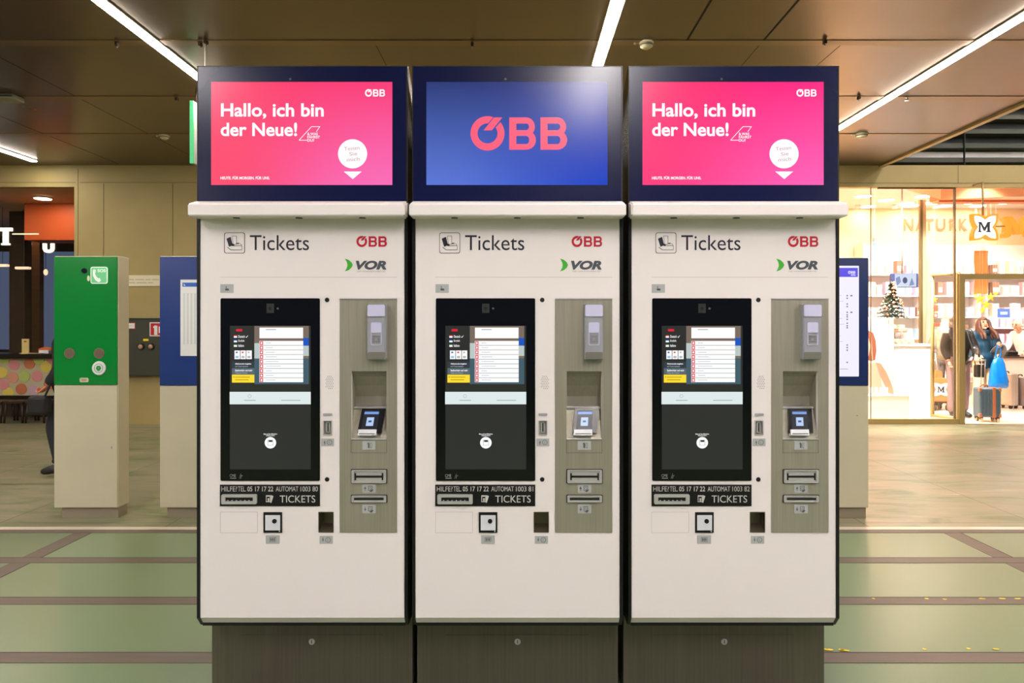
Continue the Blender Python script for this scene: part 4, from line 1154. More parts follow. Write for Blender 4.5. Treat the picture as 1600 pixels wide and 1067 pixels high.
for k in range(len(o_) - 1):
    prism(b, [(o_[k][0], zc + o_[k][1]), (o_[k + 1][0], zc + o_[k + 1][1]), (i_[k + 1][0], zc + i_[k + 1][1]), (i_[k][0], zc + i_[k][1])], -.03, 0)
obj('letter_body', b, m_letter, t)
bm = new_bm(); box(bm, -12, XO, WALL_Y + .10, WALL_Y + .108, PZ(553, WALL_Y) + .02, ZG); struct('window_2', bm, m_win)
# pendant lamps inside the cafe
pl0 = None
for k, (px, py, Yp, lb) in enumerate(((40, 393, 13.0, 'upper one left of the brown column'), (36, 419, 12.2, 'lower long one on the dark column'), (75, 392, 13.6, 'next to the letter U'), (4, 415, 12.0, 'at the left frame edge'))):
    t = thing('pendant_lamp', 'small bar-shaped cafe pendant light, ' + lb, 'pendant light', (PX(px, Yp), Yp, PZ(py, Yp)), 0, 'pendant lights in the cafe')
    w_ = (.1, .2, .14, .16)[k]
    b = new_bm(); prism(b, rrect(-w_ / 1.6, w_ / 1.6, -.02, .025, .015, 3), -.03, .03); obj('shade', b, mat('pendant_glow', (250, 225, 190), .5, 0, .8), t)
    b = new_bm(); cyl(b, (0, 0, .025), (0, 0, ZG - t.location.z), .004, n=6); obj('cord', b, m_slot, t)
for k, (px, py, Yp, lb) in enumerate(((52, 382, 13.0, 'on the brown column'), (77, 426, 13.2, 'just left of the green pillar'))):
    t = thing('glass_bulb', 'small warm glowing bulb hanging in the cafe ' + lb, 'pendant light', (PX(px, Yp), Yp - .1, PZ(py, Yp)), 0, 'bulbs in the cafe')
    b = new_bm(); ball(b, (0, 0, 0), .05, 0, 12, (.75, .75, 1.2)); obj('bulb', b, mat('bulb_glow', (255, 210, 170), .4, 0, 1.2), t)
    b = new_bm(); cyl(b, (0, 0, .05), (0, 0, ZG - t.location.z), .004, n=6); obj('cord', b, m_slot, t)

# ---------------------------------------------------------------- shop behind the glass at the right
SB, SZ = 14.8, 4.0
m_peach = mat('peach_wall', (244, 208, 168), .7)
m_shopwhite = mat('shop_white', (245, 238, 232), .6)
m_shopfloor = mat('shop_floor', (226, 210, 190), .25)
m_shopglass = glass_mat('shop_glass')
m_shoplamp = mat('shop_lamp', (255, 255, 255), .5, 0, SHOP, .5, (255, 236, 210))
m_shoplamp_soft = mat('shop_lamp_soft', (255, 255, 255), .5, 0, SHOP * .2, .5, (255, 236, 210))
bm = new_bm(); box(bm, 4.4, 14, 10.28, SB + .2, -.12, 0); struct('floor_shop', bm, m_shopfloor)
bm = new_bm(); box(bm, 4.4, 14, WALL_Y + .12, SB + .2, SZ, SZ + .1); struct('ceiling_shop', bm, m_shopwhite)
bm = new_bm(); box(bm, 4.4, 14, SB, SB + .1, 0, SZ); struct('wall_shop_back', bm, m_peach)
bm = new_bm(); box(bm, 4.3, 4.4, WALL_Y + .12, SB + .1, 0, SZ); struct('wall_shop_left', bm, m_peach)
bm = new_bm(); box(bm, 13.9, 14.0, WALL_Y + .12, SB + .1, 0, SZ); struct('wall_shop_right', bm, m_peach)
# front: sill, posts, lintel
dl, dr = PX(1500, WALL_Y), PX(1508, WALL_Y)
zl0, zl1 = PZ(436, WALL_Y), PZ(427.5, WALL_Y)
bm = new_bm()
box(bm, XG, dl, WALL_Y + .01, WALL_Y + .11, 0, PZ(655, WALL_Y))
box(bm, dl, dr, WALL_Y, WALL_Y + .12, 0, zl1)
box(bm, dr, 9.32, WALL_Y, WALL_Y + .12, zl0, zl1)
box(bm, 9.32, 9.4, WALL_Y, WALL_Y + .12, 0, zl1)
box(bm, 9.4, 13.9, WALL_Y + .01, WALL_Y + .11, 0, PZ(655, WALL_Y))
struct('door_1', bm, m_bronze)
bm = new_bm()
g0, g1 = WALL_Y + .055, WALL_Y + .065
box(bm, XG, PX(1494.6, WALL_Y), g0, g1, PZ(655, WALL_Y), ZG)
box(bm, PX(1496, WALL_Y), dl, g0, g1, PZ(655, WALL_Y), ZG)
box(bm, dl, 13.9, g0, g1, zl1, ZG)
struct('window_1', bm, m_shopglass)
bm = new_bm(); box(bm, PX(1494.4, WALL_Y), PX(1496.2, WALL_Y), WALL_Y + .04, WALL_Y + .08, PZ(655, WALL_Y), ZG); box(bm, PX(1363.6, WALL_Y), PX(1364.2, WALL_Y), WALL_Y + .05, WALL_Y + .07, PZ(655, WALL_Y), ZG)
box(bm, PX(1375, WALL_Y), PX(1494, WALL_Y), WALL_Y + .04, WALL_Y + .08, ZG - .018, ZG)
struct('trim_7', bm, mat('glass_joint', (96, 76, 50), .5))
# inner entrance post and glass door leaf
Yi = 11.6
t = thing('entrance_post', 'tall bronze post standing inside the shop window left of the doorway', 'post', (PX(1441, Yi), Yi, 0))
b = new_bm(); box(b, -.035, .012, 0, .05, 0, PZ(312, Yi), 0, .004); obj('post', b, mat('post_bronze', (104, 90, 60), .45, .3), t)
b = new_bm(); box(b, .012, .07, .005, .05, 0, PZ(312.4, Yi), 0, .002); obj('reveal', b, mat('post_reveal', (170, 156, 118), .5), t)
t = thing('glass_door_leaf', 'folded-open glass door leaf with red stickers, left of the doorway', 'door', (PX(1457, 10.75), 10.75, 0))
def leaf(px): return PX(px, 10.75) - t.location.x
b = new_bm()
yb0, yb1 = 0, -.38
xa_, xb_ = leaf(1457), PX(1497, 10.4) - t.location.x
za0, za1 = .06, PZ(430, 10.75)
def bar(pa, pb, w=.025): cyl(b, pa, pb, w, w, 4)
bar((xa_, yb0, za0), (xa_, yb0, za1)); bar((xb_, yb1, za0), (xb_, yb1, za1)); bar((xa_, yb0, za0), (xb_, yb1, za0), .03); bar((xa_, yb0, za1), (xb_, yb1, za1), .035)
obj('leaf_frame', b, m_bronze, t)
b = new_bm(); quad(b, ((xa_, yb0, za0), (xb_, yb1, za0), (xb_, yb1, za1), (xa_, yb0, za1))); obj('pane', b, m_shopglass, t)
def onleaf(px): 
    k = (px - 1457) / 40.0
    return xa_ + (xb_ - xa_) * k, yb0 + (yb1 - yb0) * k - .006
def sticker(nm, u0, u1, v0, v1, m_):
    b = new_bm()
    xa2, ya2 = onleaf(u0); xb2, yb2 = onleaf(u1)
    Ym = 10.65
    quad(b, ((xa2, ya2, PZ(v1, Ym)), (xb2, yb2, PZ(v1, Ym)), (xb2, yb2, PZ(v0, Ym)), (xa2, ya2, PZ(v0, Ym))), 0)
    if nm == 'no_entry_sticker':
        xm0, ym0 = onleaf(u0 + 2); xm1, ym1 = onleaf(u1 - 2)
        quad(b, ((xm0, ym0 - .003, PZ(v1 - 2, Ym)), (xm1, ym1 - .003, PZ(v1 - 2, Ym)), (xm1, ym1 - .003, PZ(v0 + 2, Ym)), (xm0, ym0 - .003, PZ(v0 + 2, Ym))), 1)
    obj(nm, b, [m_, m_whitesign], t)
m_stred = mat('sticker_red', (226, 70, 50), .5)
sticker('red_sticker', 1458, 1465.6, 477, 486, m_stred)
sticker('no_entry_sticker', 1457.6, 1465, 489, 496.6, m_stred)
sticker('red_arrow_sticker', 1458, 1468, 504.6, 510.4, m_stred)
sticker('poster_print', 1470, 1481, 499, 520, mat('sticker_sage', (176, 190, 156), .5))

# downlights: pixel position on the ceiling plane z=SZ
dls = [(1349, 306), (1385, 312), (1416, 317), (1423, 321), (1443, 306), (1451, 316.5), (1464, 316), (1475, 321), (1486, 306), (1519, 316), (1528, 321), (1573, 316), (1356, 322)]
names = ['far left beside the header', 'left of the hanging monitor rod', 'left of the inner post, upper of two', 'left of the inner post, lower of two', 'just above the inner post', 'right of the inner post', 'second right of the inner post', 'lowest one right of the inner post', 'left of the dark glass joint', 'above the clover sign, left', 'above the clover sign, right', 'above the orange letter', 'lowest at far left']
for (px, py), nm in zip(dls, names):
    Yd = F * (SZ - EYE) / (CY - py)
    downlight('shop_downlight', 'bright round shop ceiling light, ' + nm, PX(px, Yd), min(Yd, SB - .3), SZ, .15, m_shoplamp if Yd < 13.2 else m_shoplamp_soft, 'round shop ceiling lights')
for k, (x_, y_) in enumerate(((6.6, 11.6), (8.4, 11.4), (10.2, 12.6), (5.2, 11.5))):
    downlight('shop_downlight', 'bright round shop ceiling light near the glass front', x_, y_, SZ, .15, m_shoplamp, 'round shop ceiling lights')

# spotlights added just inside the glass, out of view, to brighten the window display
for k, (x_, tx, lb) in enumerate(((5.3, 5.6, 'left'), (6.1, 6.0, 'middle'), (7.3, 7.4, 'by the doorway'), (8.9, 8.6, 'right'))):
    t = thing('window_fill_spotlight', 'added unseen spotlight just inside the top of the shop glass, ' + lb, 'spotlight', (x_, WALL_Y + .2, SZ), 0, 'added window fill spotlights in the shop')
    b = new_bm(); cyl(b, (0, 0, 0), (0, 0, -.1), .045, .05, 14); obj('can', b, m_shopwhite, t)
    ld = bpy.data.lights.new('spot', 'SPOT'); ld.energy = 2600 if k < 2 else 300; ld.spot_size = 1.7; ld.spot_blend = .6; ld.color = (1, .93, .84); ld.shadow_soft_size = .05
    lo = bpy.data.objects.new('spot_beam', ld); COL.objects.link(lo); lo.parent = t; lo.location = (0, 0, -.12); lo.rotation_euler = (math.radians(22), 0, 0)

for k, (x_, lb) in enumerate(((6.9, 'first from the left'), (7.9, 'second from the left'), (8.9, 'third from the left'), (9.9, 'rightmost'))):  # spotlights added to brighten the shelf fronts, hidden above the glass
    t = thing('shelf_fill_spotlight', 'added unseen spotlight on the shop ceiling brightening the back shelves, ' + lb, 'spotlight', (x_, 11.9, SZ), 0, 'added shelf fill spotlights in the shop')
    b = new_bm(); cyl(b, (0, 0, 0), (0, .03, -.1), .045, .05, 14); obj('can', b, m_shopwhite, t)
    ld = bpy.data.lights.new('spot', 'SPOT'); ld.energy = 360; ld.spot_size = 1.25; ld.spot_blend = .6; ld.color = (1, .95, .9); ld.shadow_soft_size = .08
    lo = bpy.data.objects.new('spot_beam', ld); COL.objects.link(lo); lo.parent = t; lo.location = (0, .04, -.13); lo.rotation_euler = (math.radians(46), 0, 0)

# orange bulkhead above the entrance
t = thing('orange_fascia', 'orange bulkhead hanging behind the glass above the shop doorway', 'fascia', (PX(1560, 11.0), 11.0, 0))
lx = lambda p: PX(p, 11.0) - t.location.x
b = new_bm()
zz0, zz1 = PZ(311.6, 11.0), PZ(284, 11.0)
n_ = 18
for k in range(n_):
    a0, a1 = k / n_, (k + 1) / n_
    f = lambda a: (lx(1470) + (lx(1720) - lx(1470)) * a, -.25 * math.sin(a * math.pi))
    (xa2, ya2), (xb2, yb2) = f(a0), f(a1)
    quad(b, ((xa2, ya2, zz0), (xb2, yb2, zz0), (xb2, yb2, zz1), (xa2, ya2, zz1)))
    quad(b, ((xb2, yb2 + .3, zz0), (xa2, ya2 + .3, zz0), (xa2, ya2 + .3, zz1), (xb2, yb2 + .3, zz1)))
    quad(b, ((xa2, ya2 + .3, zz0), (xb2, yb2 + .3, zz0), (xb2, yb2, zz0), (xa2, ya2, zz0)))
quad(b, ((lx(1440), .5, zz1 - .02), (lx(1470), 0, zz0), (lx(1470), 0, zz1), (lx(1440), .5, zz1)))
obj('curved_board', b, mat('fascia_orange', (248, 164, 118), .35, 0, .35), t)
b = new_bm(); box(b, lx(1470), lx(1720), .05, .25, zz0 - .03, zz0); obj('lower_rail', b, mat('fascia_rail', (206, 120, 70), .5), t)

# shop emblem and letter hanging before the glass
Ye = 9.98
t = thing('clover_shop_sign', 'white four-lobed sign with orange rim and black letter M over the doorway', 'shop sign', (PX(1537, Ye), Ye, 0))
lx = lambda p: PX(p, Ye) - t.location.x
lz = lambda p: PZ(p, Ye)
def clover(cu, cv, hw, hh, notch):
    pts = []
    def edge(p, q, n):
        # straight side with a rounded V-notch at its middle pointing to the centre
        for k in range(12):
            a = k / 12.0
            d = max(0, 1 - abs(a - .5) / .36)
            s_ = (1 - math.cos(d * math.pi / 2)) * notch
            pts.append((p[0] + (q[0] - p[0]) * a + n[0] * s_, p[1] + (q[1] - p[1]) * a + n[1] * s_))
    c = [(cu - hw, cv + hh), (cu + hw, cv + hh), (cu + hw, cv - hh), (cu - hw, cv - hh)]
    edge(c[0], c[1], (0, -1)); edge(c[1], c[2], (-1, 0)); edge(c[2], c[3], (0, 1)); edge(c[3], c[0], (1, 0))
    return [(lx(x_), lz(y_)) for x_, y_ in pts]
b = new_bm()
o_ = clover(1537.6, 355, 20, 20.5, 4.5); i_ = clover(1537.6, 355, 17.2, 17.6, 6)
ring(b, o_, i_, -.03, 0.05)
obj('rim', b, mat('sign_orange', (240, 146, 44), .4, 0, .5), t)
b = new_bm(); prism(b, i_, -.018, 0.045); obj('face', b, mat('sign_face', (255, 253, 248), .4, 0, .9), t)
b = new_bm()
M_pts = lambda x0, x1, z0, z1: [[(x0 + (x1 - x0) * a, z0 + (z1 - z0) * c) for a, c in q] for q in (
    [(0, 0), (.28, 0), (.28, .1), (.19, .14), (.19, .86), (.05, .86), (.05, .14), (0, .1)],
    [(0, .9), (0, 1), (.26, 1), (.5, .46), (.5, .12), (.44, .12), (.16, .84)],
    [(.5, .12), (.5, .46), (.74, 1), (1, 1), (1, .9), (.84, .84), (.56, .12)],
    [(.62, 0), (1, 0), (1, .1), (.93, .14), (.93, .86), (.72, .86), (.72, .14), (.62, .1)])]
for k, q in enumerate(M_pts(lx(1527), lx(1546.6), lz(363), lz(347))): flat(b, q, -.0195 - .0006 * k, 0)
obj('letter', b, mat('sign_ink', (44, 44, 50), .5), t)
b = new_bm(); cyl(b, (0, .02, lz(338)), (0, .02, ZG + .03), .014, n=8); cyl(b, (0, .02, ZG + .02), (0, .23, ZG + .02), .014, n=8); obj('hanger', b, m_bronze, t)
t = thing('letter_sign', 'big orange letter M at the right frame edge over the doorway', 'shop sign', (PX(1590, Ye), Ye, 0))
lx = lambda p: PX(p, Ye) - t.location.x
b = new_bm()
stem = [(1567, 341), (1572, 338), (1582, 338), (1583, 343), (1580, 368), (1576, 371), (1568, 371), (1568, 366), (1571, 362), (1572, 346)]
diag = [(1572, 338), (1582, 338), (1592, 351), (1592, 366), (1588, 366)]
for k, pts in enumerate((stem, diag, [(3184 - x_, y_) for x_, y_ in stem], [(3184 - x_, y_) for x_, y_ in diag])):
    prism(b, [(lx(a), lz(c)) for a, c in pts], -.003 * k, .08 + .002 * k)
bmesh.ops.recalc_face_normals(b, faces=b.faces)
obj('letter_body', b, mat('sign_orange'), t)
b = new_bm(); cyl(b, (lx(1553), .03, lz(353)), (lx(1574), .03, lz(353)), .012, n=8); obj('hanger', b, m_bronze, t)

# lettering on the peach back wall
t = thing('wall_lettering', 'pale pink letters NATURK on the peach shop wall', 'lettering', (PX(1465, SB), SB, 0))
lx = lambda p: PX(p, SB) - t.location.x
b = new_bm()
for ch, u0, u1 in (('N', 1411, 1426), ('A', 1429, 1446), ('T', 1443, 1458), ('U', 1461, 1476), ('R', 1482, 1494), ('K', 1497, 1511)):
    text(b, ch, lx(u0), lx(u1), PZ(361, SB), PZ(342, SB), -.03, 0, .025)
obj('letters', b, mat('letter_pink', (228, 116, 86), .5), t)
# wall spots casting scallops
for k, (u, lb) in enumerate(((1342, 'left by the blue pillar'), (1400, 'left of the letters'), (1464, 'above the letter U'))):
    t = thing('wall_spotlight', 'small white spotlight washing the peach shop wall, ' + lb, 'spotlight', (PX(u, SB - .5), SB - .45, SZ), 0, 'wall spotlights in the shop')
    b = new_bm(); cyl(b, (0, 0, 0), (0, 0, -.08), .05, .05, 14); obj('can', b, m_shopwhite, t)
    ld = bpy.data.lights.new('spot', 'SPOT'); ld.energy = 14; ld.spot_size = 1.1; ld.spot_blend = .25; ld.color = (1, .93, .82); ld.shadow_soft_size = .03
    lo = bpy.data.objects.new('spot_beam', ld); COL.objects.link(lo); lo.parent = t; lo.location = (0, 0, -.1); lo.rotation_euler = (math.radians(14), 0, 0)

# shelving on the back wall with goods
rnd = random.Random(11)
m_shelf = mat('shelf_white', (240, 232, 226), .5)
goods = [mat('goods_%s' % n, c, .5) for n, c in (('rose', (236, 190, 196)), ('cream', (240, 226, 200)), ('lilac', (206, 190, 220)), ('sky', (176, 206, 232)), ('coral', (232, 140, 110)), ('mint', (190, 220, 200)), ('white', (246, 244, 242)), ('cocoa', (150, 110, 90)), ('blue', (70, 110, 190)), ('gold', (226, 190, 90)))]
cart0 = {}
cw = {0: 'rose', 1: 'cream', 2: 'lilac', 3: 'sky blue', 4: 'coral', 5: 'mint', 6: 'white', 7: 'cocoa brown', 8: 'deep blue', 9: 'golden'}
def carton(ci, w, h, loc, label, group):
    o = cart0.get((ci, w, h))
    if o is None:
        b = new_bm(); box(b, -w / 2, w / 2, -.07, .07, 0, h, 0, .006); box(b, -w / 2 + .012, w / 2 - .012, -.0715, -.069, h * .25, h * .6, 1)
        o = obj('carton', b, [goods[ci], goods[6] if ci != 6 else goods[0]]); tag(o, label, 'carton', group); o.location = loc; cart0[(ci, w, h)] = o
        return o
    c = o.copy(); COL.objects.link(c); c.location = loc; c['label'] = label; c['group'] = group
    return c
SY = SB - .3
shelves = ((7.3, 8.55, 'left'), (8.75, 9.75, 'middle'), (9.9, 11.3, 'right'))
for x0, x1, pos in shelves:
    t = thing('shelf_unit', 'tall white wall shelf full of goods, %s of the three at the shop back' % pos, 'shelf', ((x0 + x1) / 2, SY, 0), 0, 'wall shelves in the shop')
    hw = (x1 - x0) / 2
    b = new_bm(); box(b, -hw, hw, .22, .26, 0, 3.2); obj('back_board', b, m_shelf, t)
    for s in (-1, 1):
        b = new_bm(); box(b, s * hw - .015, s * hw + .015, -.12, .26, 0, 3.2); obj('side_panel', b, m_shelf, t)
    for zz in (.3, .75, 1.2, 1.65, 2.1, 2.55):
        b = new_bm(); box(b, -hw + .016, hw - .016, -.12, .215, zz - .025, zz); obj('shelf_board', b, m_shelf, t)
        x_ = x0 + .12
        while x_ < x1 - .1:
            w_ = rnd.choice((.1, .14)); h_ = rnd.choice((.2, .28)); ci = rnd.choice((0, 1, 2, 3, 4, 5, 6, 6, 6, 7, 0, 1))
            carton(ci, w_, h_, (x_ + w_ / 2, SY - .04, zz), 'small %s carton standing on the %s wall shelf' % (cw[ci], pos), 'goods on the wall shelves')
            x_ += w_ + rnd.uniform(.02, .12)

# white display blocks with poster, in the window
Yw = 10.95
lxw = lambda p: PX(p, Yw)
lzw = lambda p: PZ(p, Yw)
t = thing('poster_display', 'tall white window display block with a pink beauty poster', 'display block', (lxw(1376), Yw, 0))
lx = lambda p: lxw(p) - t.location.x
b = new_bm(); box(b, lx(1320), lx(1397), 0, .25, lzw(660) if lzw(660) > 0 else 0, lzw(496), 0, .004); obj('block', b, mat('display_white', (252, 246, 236), .5), t)
b = new_bm()
yy = -.004
PT = lambda pts, y_, mi: flat(b, [(lx(a), lzw(c)) for a, c in pts], y_, mi)
PT([(1322, 498), (1396, 498), (1396, 616), (1322, 616)], yy, 0)
PT([(1335, 616), (1335, 585), (1345, 572), (1352, 568), (1368, 566), (1374, 570), (1376, 590), (1378, 604), (1370, 616)], yy - .001, 1)
PT([(1368, 566), (1376, 568), (1384, 580), (1392, 598), (1396, 610), (1396, 616), (1388, 614), (1380, 598), (1374, 586)], yy - .0014, 2)
PT([(1345, 520), (1356, 516), (1364, 520), (1368, 532), (1369, 548), (1367, 562), (1360, 564), (1352, 560), (1345, 556)], yy - .002, 3)
PT([(1340, 526), (1356, 526), (1360, 540), (1357, 556), (1350, 562), (1340, 560)], yy - .0026, 1)
PT([(1359, 520), (1361, 520), (1364, 562), (1362, 563)], yy - .003, 4)
for k in range(4): PT([(1358 + 8 * k, 605), (1363 + 8 * k, 605), (1363 + 8 * k, 615), (1358 + 8 * k, 615)], yy - .003, 5)
PT([(1362, 507), (1378, 507), (1378, 508.4), (1362, 508.4)], yy - .001, 6)
obj('beauty_poster', b, [mat('poster_blush', (250, 222, 208), .4), mat('poster_skin', (236, 176, 150), .5), mat('poster_skin_tan', (222, 142, 114), .5), mat('poster_hair', (146, 84, 60), .5), mat('poster_hair_light', (214, 150, 120), .5), mat('poster_bottle', (252, 246, 240), .4), mat('poster_word', (214, 190, 178), .5)], t)
t = thing('white_counter', 'low plain white counter block in the shop window, beside the poster block', 'display block', (lxw(1426), Yw + .02, 0))
lx = lambda p: lxw(p) - t.location.x
b = new_bm(); box(b, lx(1397.6), lx(1455), 0, .5, 0, lzw(541), 0, .004); obj('block', b, MATS['display_white'], t)
b = new_bm(); box(b, lx(1397.6), lx(1456), -.01, .52, lzw(541), lzw(537.5), 0, .003); obj('top_board', b, mat('display_top', (250, 244, 236), .4), t)
b = new_bm(); box(b, lx(1454.6), lx(1455.6), -.008, .0, 0, lzw(541)); obj('edge_profile', b, mat('edge_grey', (170, 160, 140), .4), t)
t = thing('plinth_block', 'low cream step in front of the pink poster block', 'display block', (lxw(1390), Yw - .2, 0))
lx = lambda p: PX(p, Yw - .2) - t.location.x
b = new_bm(); box(b, lx(1340), lx(1421), 0, .19, 0, PZ(619, Yw - .2), 0, .004); obj('block', b, mat('display_cream', (250, 238, 216), .5), t)
b = new_bm(); box(b, lx(1339.6), lx(1421.4), -.006, .19, PZ(619, Yw - .2), PZ(618, Yw - .2)); obj('top_board', b, MATS['display_top'], t)
# rolls on the counter
zc = PZ(537.5, Yw)
for k, (u, lb) in enumerate(((1408, 'left'), (1417.6, 'middle'), (1427, 'right'))):
    t = thing('towel_roll', 'cream rolled towel on the white counter, %s of three' % lb, 'towel', (lxw(u), Yw + .1, zc), 0, 'rolled towels on the white counter')
    b = new_bm(); cyl(b, (0, -.06, .036), (0, .12, .036), .042, .042, 16); obj('roll', b, mat('towel_cream', (244, 226, 190), .8), t)
    b = new_bm(); ring(b, circ(0, .036, .03, 16), circ(0, .036, .022, 16), -.062, -.059); obj('inner_fold', b, mat('towel_shadow', (206, 180, 140), .8), t)
t = thing('gift_box', 'grey gift box behind the rolled towels in the shop window', 'box', (lxw(1424), Yw + .34, zc))
b = new_bm(); box(b, -.1, .1, -.06, .06, 0, .2, 0, .004); obj('carton', b, mat('gift_grey', (180, 170, 172), .5), t)
b = new_bm(); box(b, -.105, .105, -.065, .065, .2, .25, 0, .004); box(b, -.015, .015, -.066, .066, .0, .2505); obj('lid', b, mat('gift_pink', (226, 180, 160), .5), t)
t = thing('handbag', 'small black bag on the white counter below the Christmas tree', 'bag', (lxw(1402), Yw + .38, zc))
b = new_bm(); prism(b, rrect(-.06, .075, 0, .17, .03, 3), -.05, .05); obj('bag_body', b, mat('bag_black', (44, 38, 40), .5), t)
b = new_bm(); ring(b, circ(.01, .19, .06, 16), circ(.01, .19, .048, 16), -.01, .01); obj('handle', b, mat('bag_red', (190, 60, 60), .5), t)
# Christmas tree
Yt = 11.08
zb_t = PZ(496, Yw)
t = thing('christmas_tree', 'small decorated Christmas tree with lights on the poster block', 'Christmas tree', (PX(1393, Yt), Yt, zb_t))
H = PZ(436, Yt) - zb_t
rnd = random.Random(2)
b = new_bm(); cyl(b, (0, 0, 0), (0, 0, H * .95), .016, .005, 8); obj('trunk', b, mat('tree_trunk', (84, 60, 40), .8), t)
b = new_bm()
for lv in range(9):
    zc_ = H * (.06 + .1 * lv); R_ = .215 * (1 - lv / 9.6) + .015
    nb = 17 - lv
    for k in range(nb):
        a = 2 * math.pi * (k + rnd.random() * .6) / nb
        tip = Vector((math.cos(a) * R_, math.sin(a) * R_, zc_ - .035 + rnd.uniform(-.015, .015)))
        base_ = Vector((0, 0, zc_ + .02))
        cyl(b, base_, tip, .004, .002, 4)
        d = (tip - base_)
        for j in range(18):
            p_ = base_ + d * (.25 + .75 * j / 17)
            v_ = Vector((rnd.uniform(-1, 1), rnd.uniform(-1, 1), rnd.uniform(-.3, 1))).normalized() * .04
            s_ = v_.cross(d).normalized() * .008
            f = b.faces.new([b.verts.new(p_ - s_), b.verts.new(p_ + s_), b.verts.new(p_ + v_)])
for j in range(20):
    a = rnd.uniform(0, 6.28); p_ = Vector((0, 0, H * .93)); v_ = Vector((math.cos(a) * .02, math.sin(a) * .02, .05)); s_ = Vector((-math.sin(a), math.cos(a), 0)) * .004
    b.faces.new([b.verts.new(p_ - s_), b.verts.new(p_ + s_), b.verts.new(p_ + v_)])
obj('needles', b, mat('tree_green', (44, 60, 42), .8), t)
om = [mat('bauble_copper', (226, 130, 90), .25, .4), mat('bauble_pink', (230, 140, 120), .25, .2), mat('bauble_white', (214, 190, 160), .3)]
for k in range(30):
    lv = rnd.random() ** 1.3 * .85; a = rnd.uniform(math.pi * .95, math.pi * 2.05); R_ = (.205 * (1 - lv) + .012)
    b = new_bm(); ball(b, (0, 0, 0), rnd.choice((.014, .018, .02)), 0, 10); cyl(b, (0, 0, .012), (0, 0, .026), .004, n=6)
    obj('bauble', b, om[k % 3], t, (math.cos(a) * R_, math.sin(a) * R_, H * (.05 + lv)))
b = new_bm()
for k in range(40):
    lv = rnd.random() * .9; a = rnd.uniform(math.pi, math.pi * 2); R_ = (.2 * (1 - lv) + .016)
    ball(b, (math.cos(a) * R_, math.sin(a) * R_, H * (.06 + lv)), .006, 0, 6)
obj('fairy_lights', b, mat('fairy_glow', (255, 235, 200), .5, 0, 3), t)
# hanging monitor
Ym = 11.2
t = thing('hanging_monitor', 'small monitor with a blue-white picture hanging above the Christmas tree', 'monitor', (PX(1414, Ym), Ym, PZ(438, Ym)))
hw = 21 * Ym / F; hh = 11 * Ym / F
b = new_bm(); box(b, -hw, hw, 0, .06, -hh, hh, 0, .005); obj('casing', b, mat('monitor_navy', (44, 50, 84), .4), t)
b = new_bm(); flat(b, rect(-hw * .76, hw * .84, -hh * .92, hh * .92), -.001, 0)
flat(b, [(-hw * .6, -hh * .8), (-hw * .3, -hh * .2), (-hw * .4, hh * .6), (-hw * .7, hh * .3)], -.0016, 1); flat(b, circ(-.0, -.0, hh * .34, 14, hh * .45), -.0018, 2); flat(b, [(hw * .3, -hh * .8), (hw * .7, -hh * .6), (hw * .5, hh * .4)], -.0016, 1)
obj('picture', b, [screen('monitor_pale', (214, 226, 246), 1.0), screen('monitor_mid', (140, 160, 206), .9), screen('monitor_ink', (80, 96, 140), .8)], t)
b = new_bm(); cyl(b, (-hw * .15, .03, hh), (-hw * .15, .03, SZ - t.location.z), .012, n=8); obj('ceiling_rod', b, mat('rod_grey', (170, 156, 140), .4), t)
# small blue/red hanging sign, orange banner, stars
t = thing('hanging_price_sign', 'little red and blue sign hanging high in the shop near the blue pillar', 'sign', (PX(1366.6, 11.4), 11.4, PZ(378, 11.4)))
b = new_bm(); box(b, -.028, .028, -.01, .01, 0, .065); obj('red_half', b, mat('sign_bright_red', (226, 66, 60), .5), t)
b = new_bm(); box(b, -.028, .028, -.01, .01, -.07, 0); obj('blue_half', b, mat('sign_bright_blue', (60, 120, 210), .5), t)
b = new_bm(); cyl(b, (0, 0, .065), (0, 0, SZ - t.location.z), .003, n=6); obj('string', b, m_shopwhite, t)
t = thing('orange_banner', 'long orange banner hanging above the yellow stars in the shop', 'banner', (PX(1534, 12.2), 12.2, 0))
lx = lambda p: PX(p, 12.2) - t.location.x; lz2 = lambda p: PZ(p, 12.2)
b = new_bm()
for k in range(8):
    v0, v1 = 392 + 8.4 * k, 392 + 8.4 * (k + 1)
    y0_, y1_ = .012 * math.sin(k), .012 * math.sin(k + 1)
    for q in (0, .012):
        quad(b, ((lx(1523), y1_ + q, lz2(v1)), (lx(1544), y1_ + q, lz2(v1)), (lx(1544), y0_ + q, lz2(v0)), (lx(1523), y0_ + q, lz2(v0))))
bn = obj('cloth', b, mat('banner_orange', (244, 150, 80), .6), t)
b = new_bm(); box(b, lx(1522), lx(1545), -.015, .015, lz2(392), lz2(390.4)); cyl(b, (lx(1526), 0, lz2(391)), (lx(1526), 0, SZ), .004, n=6); cyl(b, (lx(1541), 0, lz2(391)), (lx(1541), 0, SZ), .004, n=6); obj('hanging_rail', b, m_shelf, t)
def star_pts(r, n=5, k=.42):
    return [((r if i % 2 == 0 else r * k) * math.sin(math.pi * i / n), (r if i % 2 == 0 else r * k) * math.cos(math.pi * i / n)) for i in range(2 * n)]
m_star = mat('star_yellow', (250, 214, 60), .4, 0, .35)
